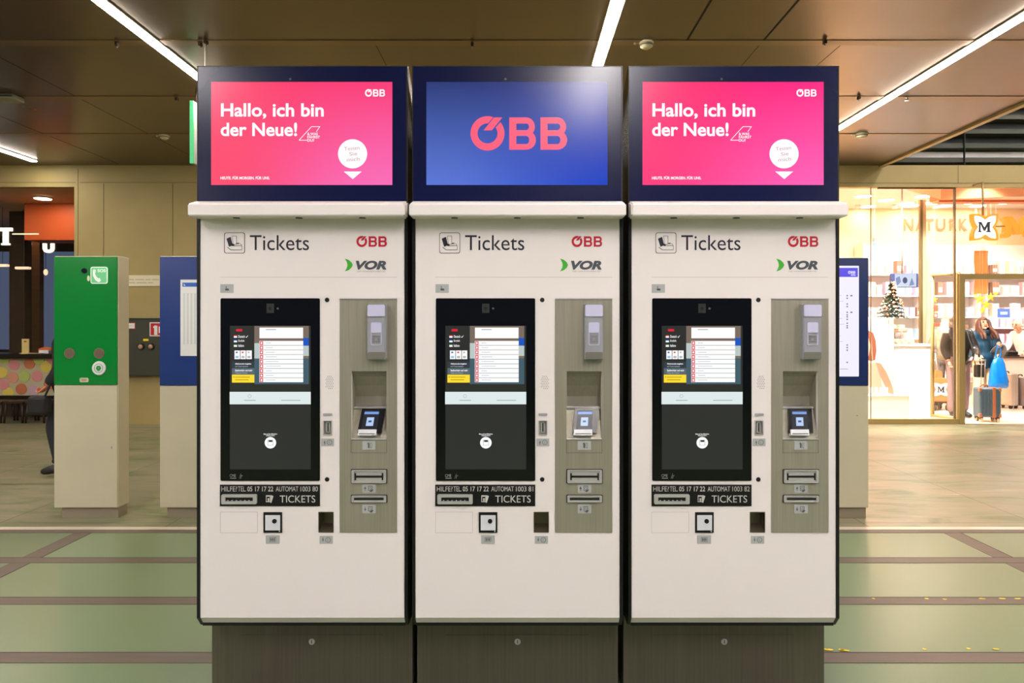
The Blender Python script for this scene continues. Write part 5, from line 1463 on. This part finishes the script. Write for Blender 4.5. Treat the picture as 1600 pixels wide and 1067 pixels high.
for k, (u, v, r, lb) in enumerate(((1531, 467, .11, 'left, largest'), (1548, 464, .09, 'right, upper'), (1541, 476, .1, 'middle'), (1535, 485, .07, 'lowest'), (1556, 459, .06, 'far right, small'), (1524, 459, .055, 'far left, small'))):
    t = thing('paper_star', 'yellow paper star hanging above the woman in blue, ' + lb, 'star', (PX(u, 12.0 + .05 * k), 12.0 + .05 * k, PZ(v, 12.0 + .05 * k)), 0, 'yellow hanging stars')
    b = new_bm()
    sp = star_pts(r)
    c0 = b.verts.new((0, -.03, 0)); c1 = b.verts.new((0, .03, 0)); vs = [b.verts.new((x_, 0, z_)) for x_, z_ in sp]
    for i in range(len(sp)):
        j = (i + 1) % len(sp); b.faces.new((c0, vs[j], vs[i])); b.faces.new((c1, vs[i], vs[j]))
    bmesh.ops.recalc_face_normals(b, faces=b.faces)
    obj('star_body', b, m_star, t)
    b = new_bm(); cyl(b, (0, 0, r), (0, 0, SZ - t.location.z), .0025, n=5); obj('string', b, m_shelf, t)
t = thing('paper_star', 'small yellow star behind the glass leaf above the red stickers', 'star', (PX(1460, 12.3), 12.3, PZ(468, 12.3)), 0, 'yellow hanging stars')
b = new_bm(); sp = star_pts(.07); c0 = b.verts.new((0, -.03, 0)); c1 = b.verts.new((0, .03, 0)); vs = [b.verts.new((x_, 0, z_)) for x_, z_ in sp]
for i in range(len(sp)):
    j = (i + 1) % len(sp); b.faces.new((c0, vs[j], vs[i])); b.faces.new((c1, vs[i], vs[j]))
bmesh.ops.recalc_face_normals(b, faces=b.faces); obj('star_body', b, m_star, t)
b = new_bm(); cyl(b, (0, 0, .07), (0, 0, SZ - t.location.z), .0025, n=5); obj('string', b, m_shelf, t)

# checkout table and goods gondola at the right edge
Yk = 12.6
t = thing('checkout_counter', 'pale checkout counter with dark edge in front of the man', 'counter', (PX(1592, Yk), Yk, 0))
lx = lambda p: PX(p, Yk) - t.location.x
zk = PZ(557, Yk)
b = new_bm(); box(b, lx(1568), lx(1660), 0, .6, 0, zk - .03, 0, .004); obj('cabinet', b, mat('counter_pale', (236, 214, 200), .5), t)
b = new_bm(); box(b, lx(1566), lx(1662), -.03, .62, zk - .03, zk, 0, .004); obj('worktop', b, mat('counter_edge', (84, 64, 60), .4), t)
t = thing('card_machine_tray', 'flat black tray lying on the pale checkout counter', 'tray', (PX(1586, Yk), Yk + .12, zk))
b = new_bm(); box(b, -.12, .12, -.08, .08, 0, .03, 0, .006); box(b, -.1, .1, -.07, .07, .03, .09, 0, .012); obj('tray_body', b, mat('tray_black', (24, 20, 22), .4), t)
Yg = 13.95
t = thing('gondola_shelf', 'pink-backed free-standing shop shelf behind the woman and the man', 'shelf', (PX(1580, Yg), Yg, 0))
hw = .62
b = new_bm(); box(b, -hw, hw, .1, .14, 0, 1.58); obj('back_board', b, mat('gondola_pink', (240, 196, 206), .5), t)
for s in (-1, 1):
    b = new_bm(); box(b, s * hw - .02, s * hw + .02, -.2, .14, 0, 1.58); obj('side_panel', b, m_shelf, t)
for zz in (.35, .75, 1.1, 1.42):
    b = new_bm(); box(b, -hw + .02, hw - .02, -.2, .1, zz - .02, zz); obj('shelf_board', b, m_shelf, t)
    x_ = -hw + .1
    while x_ < hw - .12:
        w_ = rnd.choice((.1, .14)); ci = rnd.choice((0, 0, 2, 6, 4, 3))
        carton(ci, w_, .2, (t.location.x + x_ + w_ / 2, Yg - .1, zz), 'small %s carton on the pink-backed shop shelf' % cw[ci], 'goods on the pink shelf')
        x_ += w_ + rnd.uniform(.02, .07)
for k, (u, v, w_, h_, ci, lb) in enumerate(((1569, 489, .12, .09, 8, 'deep blue price sign above the pink shelf'), (1596, 491, .22, .09, 3, 'sky blue sign board above the man'), (1585, 478, .06, .06, 3, 'little pale blue sign square above the pink shelf'))):
    t = thing('price_sign', lb, 'sign', (PX(u, Yg + .1), Yg + .12, 0))
    zz = PZ(v, Yg)
    b = new_bm(); box(b, -w_, w_, -.012, .012, zz - h_, zz + h_, 0, .004); box(b, -w_ * .6, w_ * .6, -.014, .0, zz - h_ * .3, zz + h_ * .3, 1); obj('board', b, [goods[ci], goods[6]], t)
    b = new_bm(); cyl(b, (0, 0, 1.575), (0, 0, zz - h_), .006, n=6); obj('stick', b, m_shelf, t)

# ---------------------------------------------------------------- people
m_skin = mat('skin', (226, 172, 142), .5)
m_eye = mat('eye_dark', (40, 28, 24), .3)
m_lip = mat('lip', (176, 92, 84), .5)
BASE = dict(pelvis=(0, 0, .92), belly=(0, 0, 1.06), chest=(0, .01, 1.24), neck=(0, .02, 1.385), jaw=(0, -.015, 1.455), skull=(0, .005, 1.54), crown=(0, .012, 1.60),
            shL=(-.165, .015, 1.33), elL=(-.205, .02, 1.07), wrL=(-.20, -.07, .85), shR=(.165, .015, 1.33), elR=(.205, .02, 1.07), wrR=(.20, -.07, .85),
            hipL=(-.085, 0, .88), knL=(-.09, -.02, .48), anL=(-.09, .02, .075), toL=(-.10, -.13, .035), hipR=(.085, 0, .88), knR=(.09, -.02, .48), anR=(.09, .02, .075), toR=(.10, -.13, .035))
RAD = dict(pelvis=.115, belly=.105, chest=.12, neck=.048, jaw=.060, skull=.088, crown=.062, shL=.058, elL=.042, wrL=.028, shR=.058, elR=.042, wrR=.028,
           hipL=.085, knL=.058, anL=.042, toL=.032, hipR=.085, knR=.058, anR=.042, toR=.032)
EDG = [('pelvis', 'belly'), ('belly', 'chest'), ('chest', 'neck'), ('neck', 'jaw'), ('jaw', 'skull'), ('skull', 'crown'), ('chest', 'shL'), ('shL', 'elL'), ('elL', 'wrL'), ('chest', 'shR'), ('shR', 'elR'), ('elR', 'wrR'),
       ('pelvis', 'hipL'), ('hipL', 'knL'), ('knL', 'anL'), ('anL', 'toL'), ('pelvis', 'hipR'), ('hipR', 'knR'), ('knR', 'anR'), ('anR', 'toR')]
def chain_skin(J, R, edges, root, sub=2):
    names = []
    for a, c in edges:
        for q in (a, c):
            if q not in names: names.append(q)
    vs = [tuple(J[q]) + (R[q],) for q in names]
    es = [(names.index(a), names.index(c)) for a, c in edges]
    return skin(vs, es, sub, names.index(root))

def hand(bm, wr, el, side, curl=.9, fwd=(0, -1, 0)):
    """palm with four unequal bent fingers and a thumb leaving its side; side is +1/-1 for the thumb"""
    wr, el = Vector(wr), Vector(el)
    d = (wr - el).normalized()
    f = Vector(fwd); f = (f - d * f.dot(d))
    f = f.normalized() if f.length > 1e-4 else d.orthogonal().normalized()
    w = d.cross(f).normalized() * side      # across the palm, towards the thumb
    n = f                                    # fingers curl towards n
    pm = skin([tuple(wr) + ((.024, .02),), tuple(wr + d * .045) + ((.036, .016),), tuple(wr + d * .085) + ((.036, .014),)], [(0, 1), (1, 2)], 2, 0)
    merge(bm, pm)
    for k, ln in enumerate((.070, .080, .074, .058)):
        o = wr + d * .082 + w * (.027 - .018 * k)
        p = [o]; ang = 0.0
        for s_, part in enumerate((.45, .32, .23)):
            ang += curl * (.75, .9, .6)[s_]
            p.append(p[-1] + (d * math.cos(ang) + n * math.sin(ang)) * ln * part)
        merge(bm, skin([tuple(q) + (.0092 - .0009 * i,) for i, q in enumerate(p)], [(0, 1), (1, 2), (2, 3)], 1, 0))
    o = wr + d * .03 + w * .026
    p = [o, o + (d * .5 + w * .75 + n * .2).normalized() * .036, o + (d * .5 + w * .75 + n * .2).normalized() * .036 + (d * .8 + n * .5 * curl + w * .1).normalized() * .03]
    p.append(p[-1] + (d * .7 + n * .7 * curl).normalized() * .024)
    merge(bm, skin([tuple(q) + (.0115 - .001 * i,) for i, q in enumerate(p)], [(0, 1), (1, 2), (2, 3)], 1, 0))

def person(label, loc, rz, pose=None, scale=1.0, curl=(.9, .9), handdir=((0, -1, 0), (0, -1, 0)), head_turn=0.0, skin_mat=None):
    J = {k: Vector(v) for k, v in BASE.items()}
    for k, v in (pose or {}).items(): J[k] = Vector(v)
    t = thing('person', label, 'person', loc, rz)
    b = chain_skin(J, RAD, EDG, 'pelvis')
    for fc in b.faces: fc.material_index = 0
    hand(b, J['wrL'], J['elL'], -1, curl[0], handdir[0])
    hand(b, J['wrR'], J['elR'], 1, curl[1], handdir[1])
    for fc in b.faces: fc.material_index = 0
    # face: eyes at half the head height, nose, mouth, ears, chin
    up = (J['crown'] - J['jaw']).normalized()
    side0 = Vector((1, 0, 0)); ct, s_t = math.cos(head_turn), math.sin(head_turn)
    side = Vector((ct, s_t, 0)); side = (side - up * side.dot(up)).normalized()
    fw = up.cross(side).normalized()
    if fw.dot(Vector((s_t, -ct, 0))) < 0: fw = -fw
    c = J['jaw'].lerp(J['skull'], .62)
    def at(s_, u_, f_): return c + side * s_ + up * u_ + fw * f_
    cyl(b, at(0, .022, .072), at(0, -.022, .098), .008, .013, 8); ball(b, at(0, -.022, .094), .0135, 0, 8)
    for s_ in (-1, 1):
        ball(b, at(.082 * s_, -.005, .0), .022, 0, 8, (.5, .9, 1.25))
        ball(b, at(.031 * s_, .018, .074), .0125, 1, 8, (1.1, 1, .7))
        cyl(b, at(.017 * s_, .038, .08), at(.047 * s_, .038, .074), .004, .004, 6, 1)
    ball(b, at(0, -.052, .066), .014, 2, 8, (1.7, 1, .6))
    ball(b, at(0, -.085, .050), .024, 0, 8)
    obj('body', b, [skin_mat or m_skin, m_eye, m_lip], t)
    t['_j'] = 0
    del t['_j']
    return t, J, (c, side, up, fw)

def garment(name, J, spec, edges, root, m_, parent, extra=None):
    JJ = dict(J)
    if extra: JJ.update({k: Vector(v) for k, v in extra.items()})
    b = chain_skin(JJ, spec, edges, root)
    return obj(name, b, m_, parent)
TR_E = [('pelvis', 'hipL'), ('hipL', 'knL'), ('knL', 'anL'), ('pelvis', 'hipR'), ('hipR', 'knR'), ('knR', 'anR')]
def trousers(J, m_, parent, hem=.07, knee=.075, hip=.1, waist=.125):
    return garment('trousers', J, dict(pelvis=waist, hipL=hip, hipR=hip, knL=knee, knR=knee, anL=hem, anR=hem), TR_E, 'pelvis', m_, parent)
def shoes(J, m_, parent):
    for s_ in 'LR':
        a, q = J['an' + s_], J['to' + s_]
        d = Vector((q.x - a.x, q.y - a.y, 0)).normalized()
        z = min(a.z, q.z)
        zs = max(.045, q.z + .008)
        b = skin([tuple(a + Vector((0, 0, .03))) + (.05,), tuple(a - d * .03 + Vector((0, 0, -.02))) + (.045,), tuple(a.lerp(q, .5) + Vector((0, 0, .008))) + ((.052, .050),), tuple(q + d * .03 + Vector((0, 0, .004))) + ((.042, .03),)], [(0, 1), (1, 2), (2, 3)], 2, 1)
        obj('shoe', b, m_, parent)
CO_E = [('hemc', 'pelvis'), ('pelvis', 'belly'), ('belly', 'chest'), ('chest', 'collar'), ('chest', 'shL'), ('shL', 'elL'), ('elL', 'cuL'), ('chest', 'shR'), ('shR', 'elR'), ('elR', 'cuR')]
def coat(name, J, m_, parent, hemz=.7, r=1.0, collar=.07, arm=1.0):
    ex = dict(hemc=(J['pelvis'].x, J['pelvis'].y, hemz), collar=tuple(J['neck'] + Vector((0, 0, -.01))), cuL=tuple(J['elL'].lerp(J['wrL'], .93)), cuR=tuple(J['elR'].lerp(J['wrR'], .93)))
    sp = dict(hemc=.15 * r, pelvis=.155 * r, belly=.142 * r, chest=.15 * r, collar=collar, shL=.082 * arm, elL=.066 * arm, cuL=.05 * arm, shR=.082 * arm, elR=.066 * arm, cuR=.05 * arm)
    return garment(name, J, sp, CO_E, 'belly', m_, parent, ex)
def hair_cap(fr, m_, parent, long_=0.0, r=.085, drop=0.02):
    c, side, up, fw = fr
    b = new_bm()
    M = Matrix((side, fw, up)).transposed().to_4x4()
    M.translation = c + up * .034 - fw * .004
    bmesh.ops.create_uvsphere(b, u_segments=26, v_segments=20, radius=r, matrix=M @ Matrix.Diagonal((.98, 1.04, 1.06, 1)))
    kill = []
    for v in b.verts:
        d = v.co - c
        if d.dot(fw) > .02 and d.dot(up) < .058: kill.append(v)
        elif d.dot(up) < -.05 - drop: kill.append(v)
    bmesh.ops.delete(b, geom=kill, context='VERTS')
    for f in b.faces: f.smooth = True
    if long_:
        for k in range(19):
            a = math.radians(-116 + 232 * k / 18)          # 0 is the back of the head
            o = side * math.sin(a) - fw * math.cos(a)
            fr_ = max(0.0, -math.cos(a)) + (.12 if abs(a) > 1.6 else 0)
            p = [c + o * .072 + up * .07, c + o * .088 + up * .0, c + o * .094 - up * .08, c + o * (.112 if abs(a) < 1.5 else .10) + fw * fr_ * .25 - up * (.09 + long_ * .55), c + o * .105 + fw * fr_ * .3 - up * (.09 + long_ * (1 - .06 * (k % 3)))]
            merge(b, skin([tuple(q) + (rr,) for q, rr in zip(p, (.022, .03, .032, .031, .012))], [(0, 1), (1, 2), (2, 3), (3, 4)], 1, 0))
    return obj('hair', b, m_, parent)

m_hairbrown = noisy(mat('hair_brown', (84, 48, 34), .5), .25, (40, 40, 6), 3)
m_puffer = mat('puffer_teal', (20, 64, 90), .45)
nt = m_puffer.node_tree
wv = nt.nodes.new('ShaderNodeTexWave'); wv.bands_direction = 'Z'; wv.inputs['Scale'].default_value = 1.55; wv.inputs['Distortion'].default_value = .6; wv.wave_profile = 'SIN'
tcw = nt.nodes.new('ShaderNodeTexCoord'); bpw = nt.nodes.new('ShaderNodeBump'); bpw.inputs['Strength'].default_value = .8; bpw.inputs['Distance'].default_value = .02
nt.links.new(tcw.outputs['Object'], wv.inputs['Vector']); nt.links.new(wv.outputs['Fac'], bpw.inputs['Height']); nt.links.new(bpw.outputs[0], nt.nodes['Principled BSDF'].inputs['Normal'])
m_beige = mat('beige_trousers', (236, 206, 166), .7)
m_shoe = mat('shoe_black', (26, 24, 26), .5)
m_shoe_beige = mat('shoe_beige', (206, 170, 130), .6)

# woman in the blue puffer coat, standing in the shop doorway
Yw2 = 11.8
xw2 = PX(1537, Yw2)
pose = dict(jaw=(-.02, -.03, 1.45), skull=(-.022, -.01, 1.53), crown=(-.02, .0, 1.59), shL=(-.175, .01, 1.31), elL=(-.215, .03, 1.06), wrL=(-.17, -.06, .86), shR=(.175, .01, 1.31), elR=(.25, -.02, 1.06), wrR=(.165, -.17, 1.13))
t, J, fr = person('woman with long brown hair in a teal puffer coat and beige trousers', (xw2, Yw2, 0), 0, pose, 1, (.9, 1.2), ((0, -1, 0), (-1, 0, .2)), -.15)
trousers(J, m_beige, t, .115, .09, .11, .13)
c_ = coat('puffer_coat', J, m_puffer, t, .70, 1.12, .085, 1.12)
b = new_bm(); merge(b, skin([(-.07, -.02, 1.37, .045), (-.03, -.08, 1.36, .045), (.04, -.08, 1.36, .045), (.075, -.01, 1.37, .045), (0, .08, 1.38, .045)], [(0, 1), (1, 2), (2, 3), (3, 4), (4, 0)], 2, 0)); obj('collar', b, mat('collar_navy', (22, 52, 76), .5), c_)
shoes(J, m_shoe_beige, t)
hair_cap(fr, m_hairbrown, t, .22)
# grey hat and blue bag she holds
hx_, hy_, hz_ = PX(1559, Yw2 - .1), Yw2 - .10, PZ(551, Yw2 - .1)
t = thing('felt_hat', 'grey felt hat held by the woman in the teal coat', 'hat', (hx_, hy_, hz_), 0)
t.rotation_euler = (math.radians(-62), math.radians(-24), 0)
b = new_bm(); cyl(b, (0, 0, -.006), (0, 0, .006), .165, .16, 32); obj('brim', b, mat('felt_grey', (132, 126, 122), .8), t)
b = new_bm(); cyl(b, (0, 0, .004), (0, 0, .09), .095, .085, 28); ball(b, (0, 0, .088), .085, 0, 18, (1, 1, .35)); obj('crown', b, mat('felt_grey'), t)
b = new_bm(); cyl(b, (0, 0, .006), (0, 0, .03), .0965, .0945, 28); obj('band', b, mat('felt_band', (92, 86, 84), .6), t)
t = thing('carrier_bag', 'bright blue plastic carrier bag hanging from the woman\'s arm', 'bag', (PX(1558, Yw2 - .2), Yw2 - .22, 0))
b = new_bm()
prof = [(.56, .02, .02), (.62, .03, .03), (.0, 0, 0)]
rows = [(.93, .035, .02), (.90, .075, .045), (.82, .11, .06), (.70, .135, .075), (.52, .16, .085), (.45, .165, .08), (.415, .14, .05)]
rnd = random.Random(4)
grid = []
for zz, wx, wy in rows:
    grid.append([b.verts.new((math.cos(2 * math.pi * k / 24) * wx * (1 + .07 * math.sin(5 * k + zz * 20)) + .02 * (1 - zz), math.sin(2 * math.pi * k / 24) * wy * (1 + .1 * math.sin(4 * k + zz * 13)), zz + rnd.uniform(-.008, .008))) for k in range(24)])
for r0, r1 in zip(grid, grid[1:]):
    for k in range(24):
        j = (k + 1) % 24; f = b.faces.new((r0[k], r1[k], r1[j], r0[j])); f.smooth = True
b.faces.new(grid[-1][::-1])
m_bag = noisy(mat('bag_blue', (0, 116, 206), .35), .2, (18, 18, 5), 3)
bg = obj('bag_body', b, m_bag, t)
for s_ in (-1, 1):
    b = new_bm(); merge(b, skin([(.025 * s_, .0, .91, .016), (.045 * s_, -.01, 1.0, .010), (.025 * s_, -.02, 1.09, .009), (-.03, -.02, 1.14, .009)], [(0, 1), (1, 2), (2, 3)], 1, 0)); obj('handle', b, m_bag, t)

# suitcase standing in the doorway
Ysc = 10.5
t = thing('suitcase', 'teal-grey suitcase with brown strap standing in the shop doorway', 'suitcase', (PX(1542, Ysc), Ysc, 0), math.radians(-8))
w_, z0_, z1_ = .158, .075, PZ(605, Ysc)
b = new_bm(); box(b, -w_, w_, -.1, .1, z0_, z1_, 0, .03, 4)
sh_ = obj('shell', b, noisy(mat('suitcase_teal', (84, 96, 104), .45), .06, (20, 20, 20), 2), t)
b = new_bm()
for k in range(6):
    x_ = -w_ + .04 + k * .047
    if abs(x_ - .058) < .03: continue
    box(b, x_ - .008, x_ + .008, -.104, -.098, z0_ + .04, z1_ - .04, 0, .002)
obj('rib', b, mat('suitcase_rib', (72, 90, 100), .45), sh_)
b = new_bm(); box(b, .03, .075, -.106, .106, z0_ - .003, z1_ + .004, 0, .003); obj('strap', b, mat('strap_tan', (190, 104, 60), .5), t)
for sx in (-1, 1):
    for zz in (z0_ + .03, z1_ - .03):
        b = new_bm(); box(b, sx * w_ - .022 * (1 + sx) , sx * w_ + .022 * (1 - sx), -.104, -.06, zz - .03, zz + .03, 0, .008); obj('corner_guard', b, mat('guard_tan', (172, 112, 74), .5), t)
b = new_bm()
for sx in (-.055, -.005): cyl(b, (sx - .03, .0, z1_ - .02), (sx - .02, .0, PZ(564, Ysc)), .006, n=10)
cyl(b, (-.095, 0, PZ(563, Ysc)), (-.015, 0, PZ(563, Ysc)), .013, n=12); obj('pull_handle', b, mat('handle_steel', (190, 180, 170), .3, .8), t)
b = new_bm(); merge(b, skin([(-.1, 0, z1_ - .005, .012), (-.08, 0, z1_ + .035, .013), (.0, 0, z1_ + .04, .013), (.02, 0, z1_ - .005, .012)], [(0, 1), (1, 2), (2, 3)], 2, 0)); obj('carry_handle', b, MATS['strap_tan'], t)
b = new_bm(); box(b, -.11, .11, -.06, .06, z1_ - .002, z1_ + .012, 0, .004); obj('luggage_tag', b, mat('tag_white', (226, 222, 226), .5), t) if False else b.free()
for sx in (-1, 1):
    for sy in (-1, 1):
        b = new_bm(); cyl(b, (sx * .115 - .016, sy * .065, .033), (sx * .115 + .016, sy * .065, .033), .033, n=18); box(b, sx * .115 - .024, sx * .115 + .024, sy * .065 - .02, sy * .065 + .02, .04, z0_ + .006, 1, .003)
        obj('wheel', b, [mat('wheel_cream', (222, 190, 150), .5), mat('wheel_fork', (70, 50, 44), .5)], t)

# person in the black jacket behind the door post, hand on the suitcase handle
Yb = 10.95
xb = PX(1497, Yb)
hand_w = Vector((PX(1534, Ysc), Ysc, PZ(563, Ysc)))
loc_b = Vector((xb, Yb, 0))
wr = hand_w - loc_b + Vector((-.06, .03, .045))
pose = dict(jaw=(-.0, -.03, 1.5), skull=(0, -.01, 1.58), crown=(0, 0, 1.64), neck=(0, .02, 1.43), chest=(0, .01, 1.28), shL=(-.17, .0, 1.37), shR=(.16, -.02, 1.36), elR=(.2, -.12, 1.07), wrR=tuple(wr), elL=(-.2, .05, 1.1), wrL=(-.18, -.05, .9))
t, J, fr = person('person in a shiny black jacket behind the door post, holding the suitcase handle', tuple(loc_b), 0, pose, 1, (.8, 1.1), ((0, -1, 0), (0, 0, -1)), .3)
trousers(J, mat('trousers_mauve', (150, 120, 122), .7), t, .075, .08, .105)
coat('jacket', J, mat('jacket_black', (30, 26, 26), .28), t, .84, 1.02, .075, 1.05)
shoes(J, m_shoe, t)
hair_cap(fr, mat('hair_dark', (60, 40, 32), .5), t, 0)
t = thing('shoulder_bag', 'dark olive shoulder bag at the side of the black-jacketed person', 'bag', (xb + .19, Yb - .22, 0))
b = new_bm(); box(b, -.065, .065, -.05, .05, .66, .86, 0, .02, 3); obj('bag_body', b, mat('bag_olive', (52, 44, 36), .5), t)
b = new_bm(); box(b, -.067, .067, -.054, -.048, .76, .862, 0, .002); obj('flap', b, mat('flap_olive', (66, 56, 44), .5), t)
b = new_bm(); merge(b, skin([(-.06, .0, .85, .009), (-.1, .03, 1.15, .009), (-.12, .12, 1.40, .009)], [(0, 1), (1, 2)], 1, 0)); obj('strap', b, MATS['bag_olive'], t)

# person in the olive jacket seen through the glass leaf, with an orange trolley bag
Yo = 12.4
pose = dict(elL=(-.22, -.1, 1.05), wrL=(-.14, -.32, .98), elR=(.22, -.1, 1.05), wrR=(.14, -.32, .98))
t, J, fr = person('person in a grey-olive jacket behind the glass leaf, pushing a trolley', (PX(1478, Yo), Yo, 0), math.radians(-50), pose, 1, (1.2, 1.2), ((0, 0, -1), (0, 0, -1)), 0)
trousers(J, mat('trousers_grey', (96, 92, 92), .7), t)
coat('jacket', J, noisy(mat('jacket_olive', (150, 144, 122), .6), .2, (12, 12, 12), 3), t, .82, 1.1, .085, 1.1)
shoes(J, m_shoe, t)
hair_cap(fr, mat('hair_sandy', (176, 140, 110), .5), t, 0)
Yt2 = 11.9
t = thing('shopping_trolley', 'orange shopping trolley bag with a white clover emblem behind the glass leaf', 'trolley', (PX(1464, Yt2), Yt2, 0))
b = new_bm(); prism(b, [(-.15, .16), (.17, .16), (.2, .52), (.12, .56), (-.12, .56), (-.15, .5)], -.14, .16); bmesh.ops.bevel(b, geom=list(b.edges), offset=.015, segments=2, affect='EDGES'); bb = obj('bag_body', b, mat('trolley_orange', (240, 130, 74), .5), t)
b = new_bm(); prism(b, [(-.06, .55), (.06, .55), (.05, .68), (-.04, .7)], -.06, .06); obj('bag_neck', b, MATS['trolley_orange'], t)
b = new_bm()
cc = [(x_ , z_) for x_, z_ in circ(-.03, .39, .1, 4)]
def clov(cu, cv, h):
    pts = []
    c = [(cu - h, cv + h), (cu + h, cv + h), (cu + h, cv - h), (cu - h, cv - h)]
    for i, n__ in enumerate(((0, -1), (-1, 0), (0, 1), (1, 0))):
        p, q = c[i], c[(i + 1) % 4]
        for k in range(8):
            a = k / 8.0; d = max(0, 1 - abs(a - .5) / .36); s_ = (1 - math.cos(d * math.pi / 2)) * h * .25
            pts.append((p[0] + (q[0] - p[0]) * a + n__[0] * s_, p[1] + (q[1] - p[1]) * a + n__[1] * s_))
    return pts
prism(b, clov(-.02, .37, .11)[::-1], -.146, -.139, 0)
for k, q in enumerate(M_pts(-.08, .04, .32, .42)): flat(b, q, -.1475 - .0005 * k, 1)
obj('clover_emblem', b, [m_whitesign, m_ink], bb)
b = new_bm(); cyl(b, (-.1, .1, .5), (-.14, .16, 1.0), .01, n=8); cyl(b, (.1, .1, .5), (.06, .16, 1.0), .01, n=8); cyl(b, (-.15, .16, 1.0), (.07, .16, 1.0), .014, n=10); obj('push_handle', b, mat('trolley_steel', (200, 196, 190), .3, .7), t)
b = new_bm(); box(b, -.13, .15, -.12, .14, .13, .165, 0, .005); obj('frame', b, mat('trolley_dark', (70, 60, 56), .5), t)
for sx in (-.1, .12):
    for sy in (-.1, .12):
        b = new_bm(); cyl(b, (sx - .012, sy, .05), (sx + .012, sy, .05), .05, n=16); box(b, sx - .016, sx + .016, sy - .01, sy + .01, .05, .14); obj('wheel', b, MATS['trolley_dark'], t)

# man behind the checkout counter, leaning to the left
Ym2 = 13.58
pose = dict(chest=(0, -.10, 1.22), belly=(0, -.02, 1.06), neck=(0, -.17, 1.36), jaw=(0, -.25, 1.41), skull=(0, -.26, 1.50), crown=(0, -.25, 1.56), shL=(-.17, -.11, 1.29), shR=(.17, -.11, 1.29), elL=(-.2, -.2, 1.06), wrL=(-.17, -.34, .96), elR=(.2, -.2, 1.06), wrR=(.17, -.34, .96))
t, J, fr = person('bald man in a white shirt leaning over the shop counter at right', (PX(1602, Ym2), Ym2, 0), math.radians(-68), pose, 1, (.5, .5), ((0, 0, -1), (0, 0, -1)), 0)
trousers(J, mat('trousers_dark', (50, 48, 54), .7), t)
coat('shirt', J, mat('shirt_white', (246, 236, 232), .7), t, .88, .98, .06, .95)
shoes(J, m_shoe, t)
c, side, up, fw = fr
b = new_bm()
M = Matrix((side, fw, up)).transposed().to_4x4(); M.translation = c + up * .01 - fw * .012
bmesh.ops.create_uvsphere(b, u_segments=20, v_segments=14, radius=.094, matrix=M)
bmesh.ops.delete(b, geom=[v for v in b.verts if (v.co - c).dot(fw) > .0 or (v.co - c).dot(up) > .05 or (v.co - c).dot(up) < -.05], context='VERTS')
obj('hair', b, mat('hair_white', (236, 222, 214), .6), t)

# silver and dark cases on the floor at the right edge
for k, (u, Yq, w_, v1, m_, lb, cat_) in enumerate(((1573, 12.2, .085, 583, mat('case_silver', (206, 190, 180), .25, .6), 'shiny silver upright case in front of the pale counter, left of the pair', 'suitcase'), (1594, 12.15, .075, 588, mat('case_pewter', (168, 150, 146), .3, .6), 'pewter upright case in front of the pale counter, right of the pair', 'suitcase'))):
    t = thing('suitcase', lb, cat_, (PX(u, Yq), Yq, 0), math.radians(14), 'upright cases before the counter')
    zt_ = PZ(v1, Yq)
    b = new_bm(); box(b, -w_, w_, -.16, .16, .05, zt_, 0, .025, 3); s_ = obj('shell', b, m_, t)
    b = new_bm()
    for q in range(3): box(b, -w_ + .03 + q * (w_ * .62), -w_ + .045 + q * (w_ * .62), -.164, -.158, .1, zt_ - .05, 0, .002)
    obj('rib', b, m_, s_)
    b = new_bm(); merge(b, skin([(-.05, 0, zt_ - .005, .01), (-.04, 0, zt_ + .03, .011), (.04, 0, zt_ + .03, .011), (.05, 0, zt_ - .005, .01)], [(0, 1), (1, 2), (2, 3)], 1, 0)); obj('carry_handle', b, m_shoe, t)
    for sx in (-1, 1):
        for sy in (-1, 1):
            b = new_bm(); cyl(b, (sx * w_ * .7 - .012, sy * .12, .028), (sx * w_ * .7 + .012, sy * .12, .028), .028, n=14); obj('wheel', b, m_shoe, t)

# person walking behind the green pillar
Yp2 = 6.8
xp = PX(110, Yp2)
# facing the frame's left edge: local -Y turns to world -X
pose = dict(pelvis=(0, .03, .90), belly=(0, .02, 1.05), hipL=(-.08, .03, .86), hipR=(.08, .03, .86),
            knL=(-.09, -.15, .53), anL=(-.09, -.06, .16), toL=(-.1, -.215, .105), knR=(.09, -.12, .50), anR=(.09, -.03, .095), toR=(.1, -.19, .04),
            elL=(-.22, -.0, 1.08), wrL=(-.19, -.17, .925), elR=(.22, .05, 1.06), wrR=(.2, -.1, .9), chest=(0, -.0, 1.24))
t, J, fr = person('person in dark clothes mostly hidden behind the green pillar, hand and leg showing', (xp, Yp2, 0), math.radians(-90), pose, 1, (1.3, 1.3), ((0, 0, 1), (0, 0, 1)), 0, mat('skin_warm', (230, 150, 110), .5))
trousers(J, mat('jeans_dark', (30, 32, 44), .7), t, .058, .066, .1)
coat('jacket', J, mat('jacket_charcoal', (34, 34, 42), .6), t, .8, 1.0, .07, 1.05)
shoes(J, m_shoe, t)
hair_cap(fr, mat('hair_dark'), t, 0)
t = thing('shoulder_bag', 'black bag hanging in front of the person behind the green pillar', 'bag', (xp - .14, Yp2 - .26, 0), math.radians(-90))
b = new_bm(); box(b, -.07, .05, -.08, .10, .63, .81, 0, .03, 3); obj('bag_body', b, mat('bag_black2', (16, 14, 16), .6), t)
b = new_bm(); merge(b, skin([(-.02, .05, .80, .01), (-.02, .12, .95, .01), (-.02, .2, 1.15, .01), (-.02, .28, 1.36, .01)], [(0, 1), (1, 2), (2, 3)], 1, 0)); obj('strap', b, MATS['bag_black2'], t)
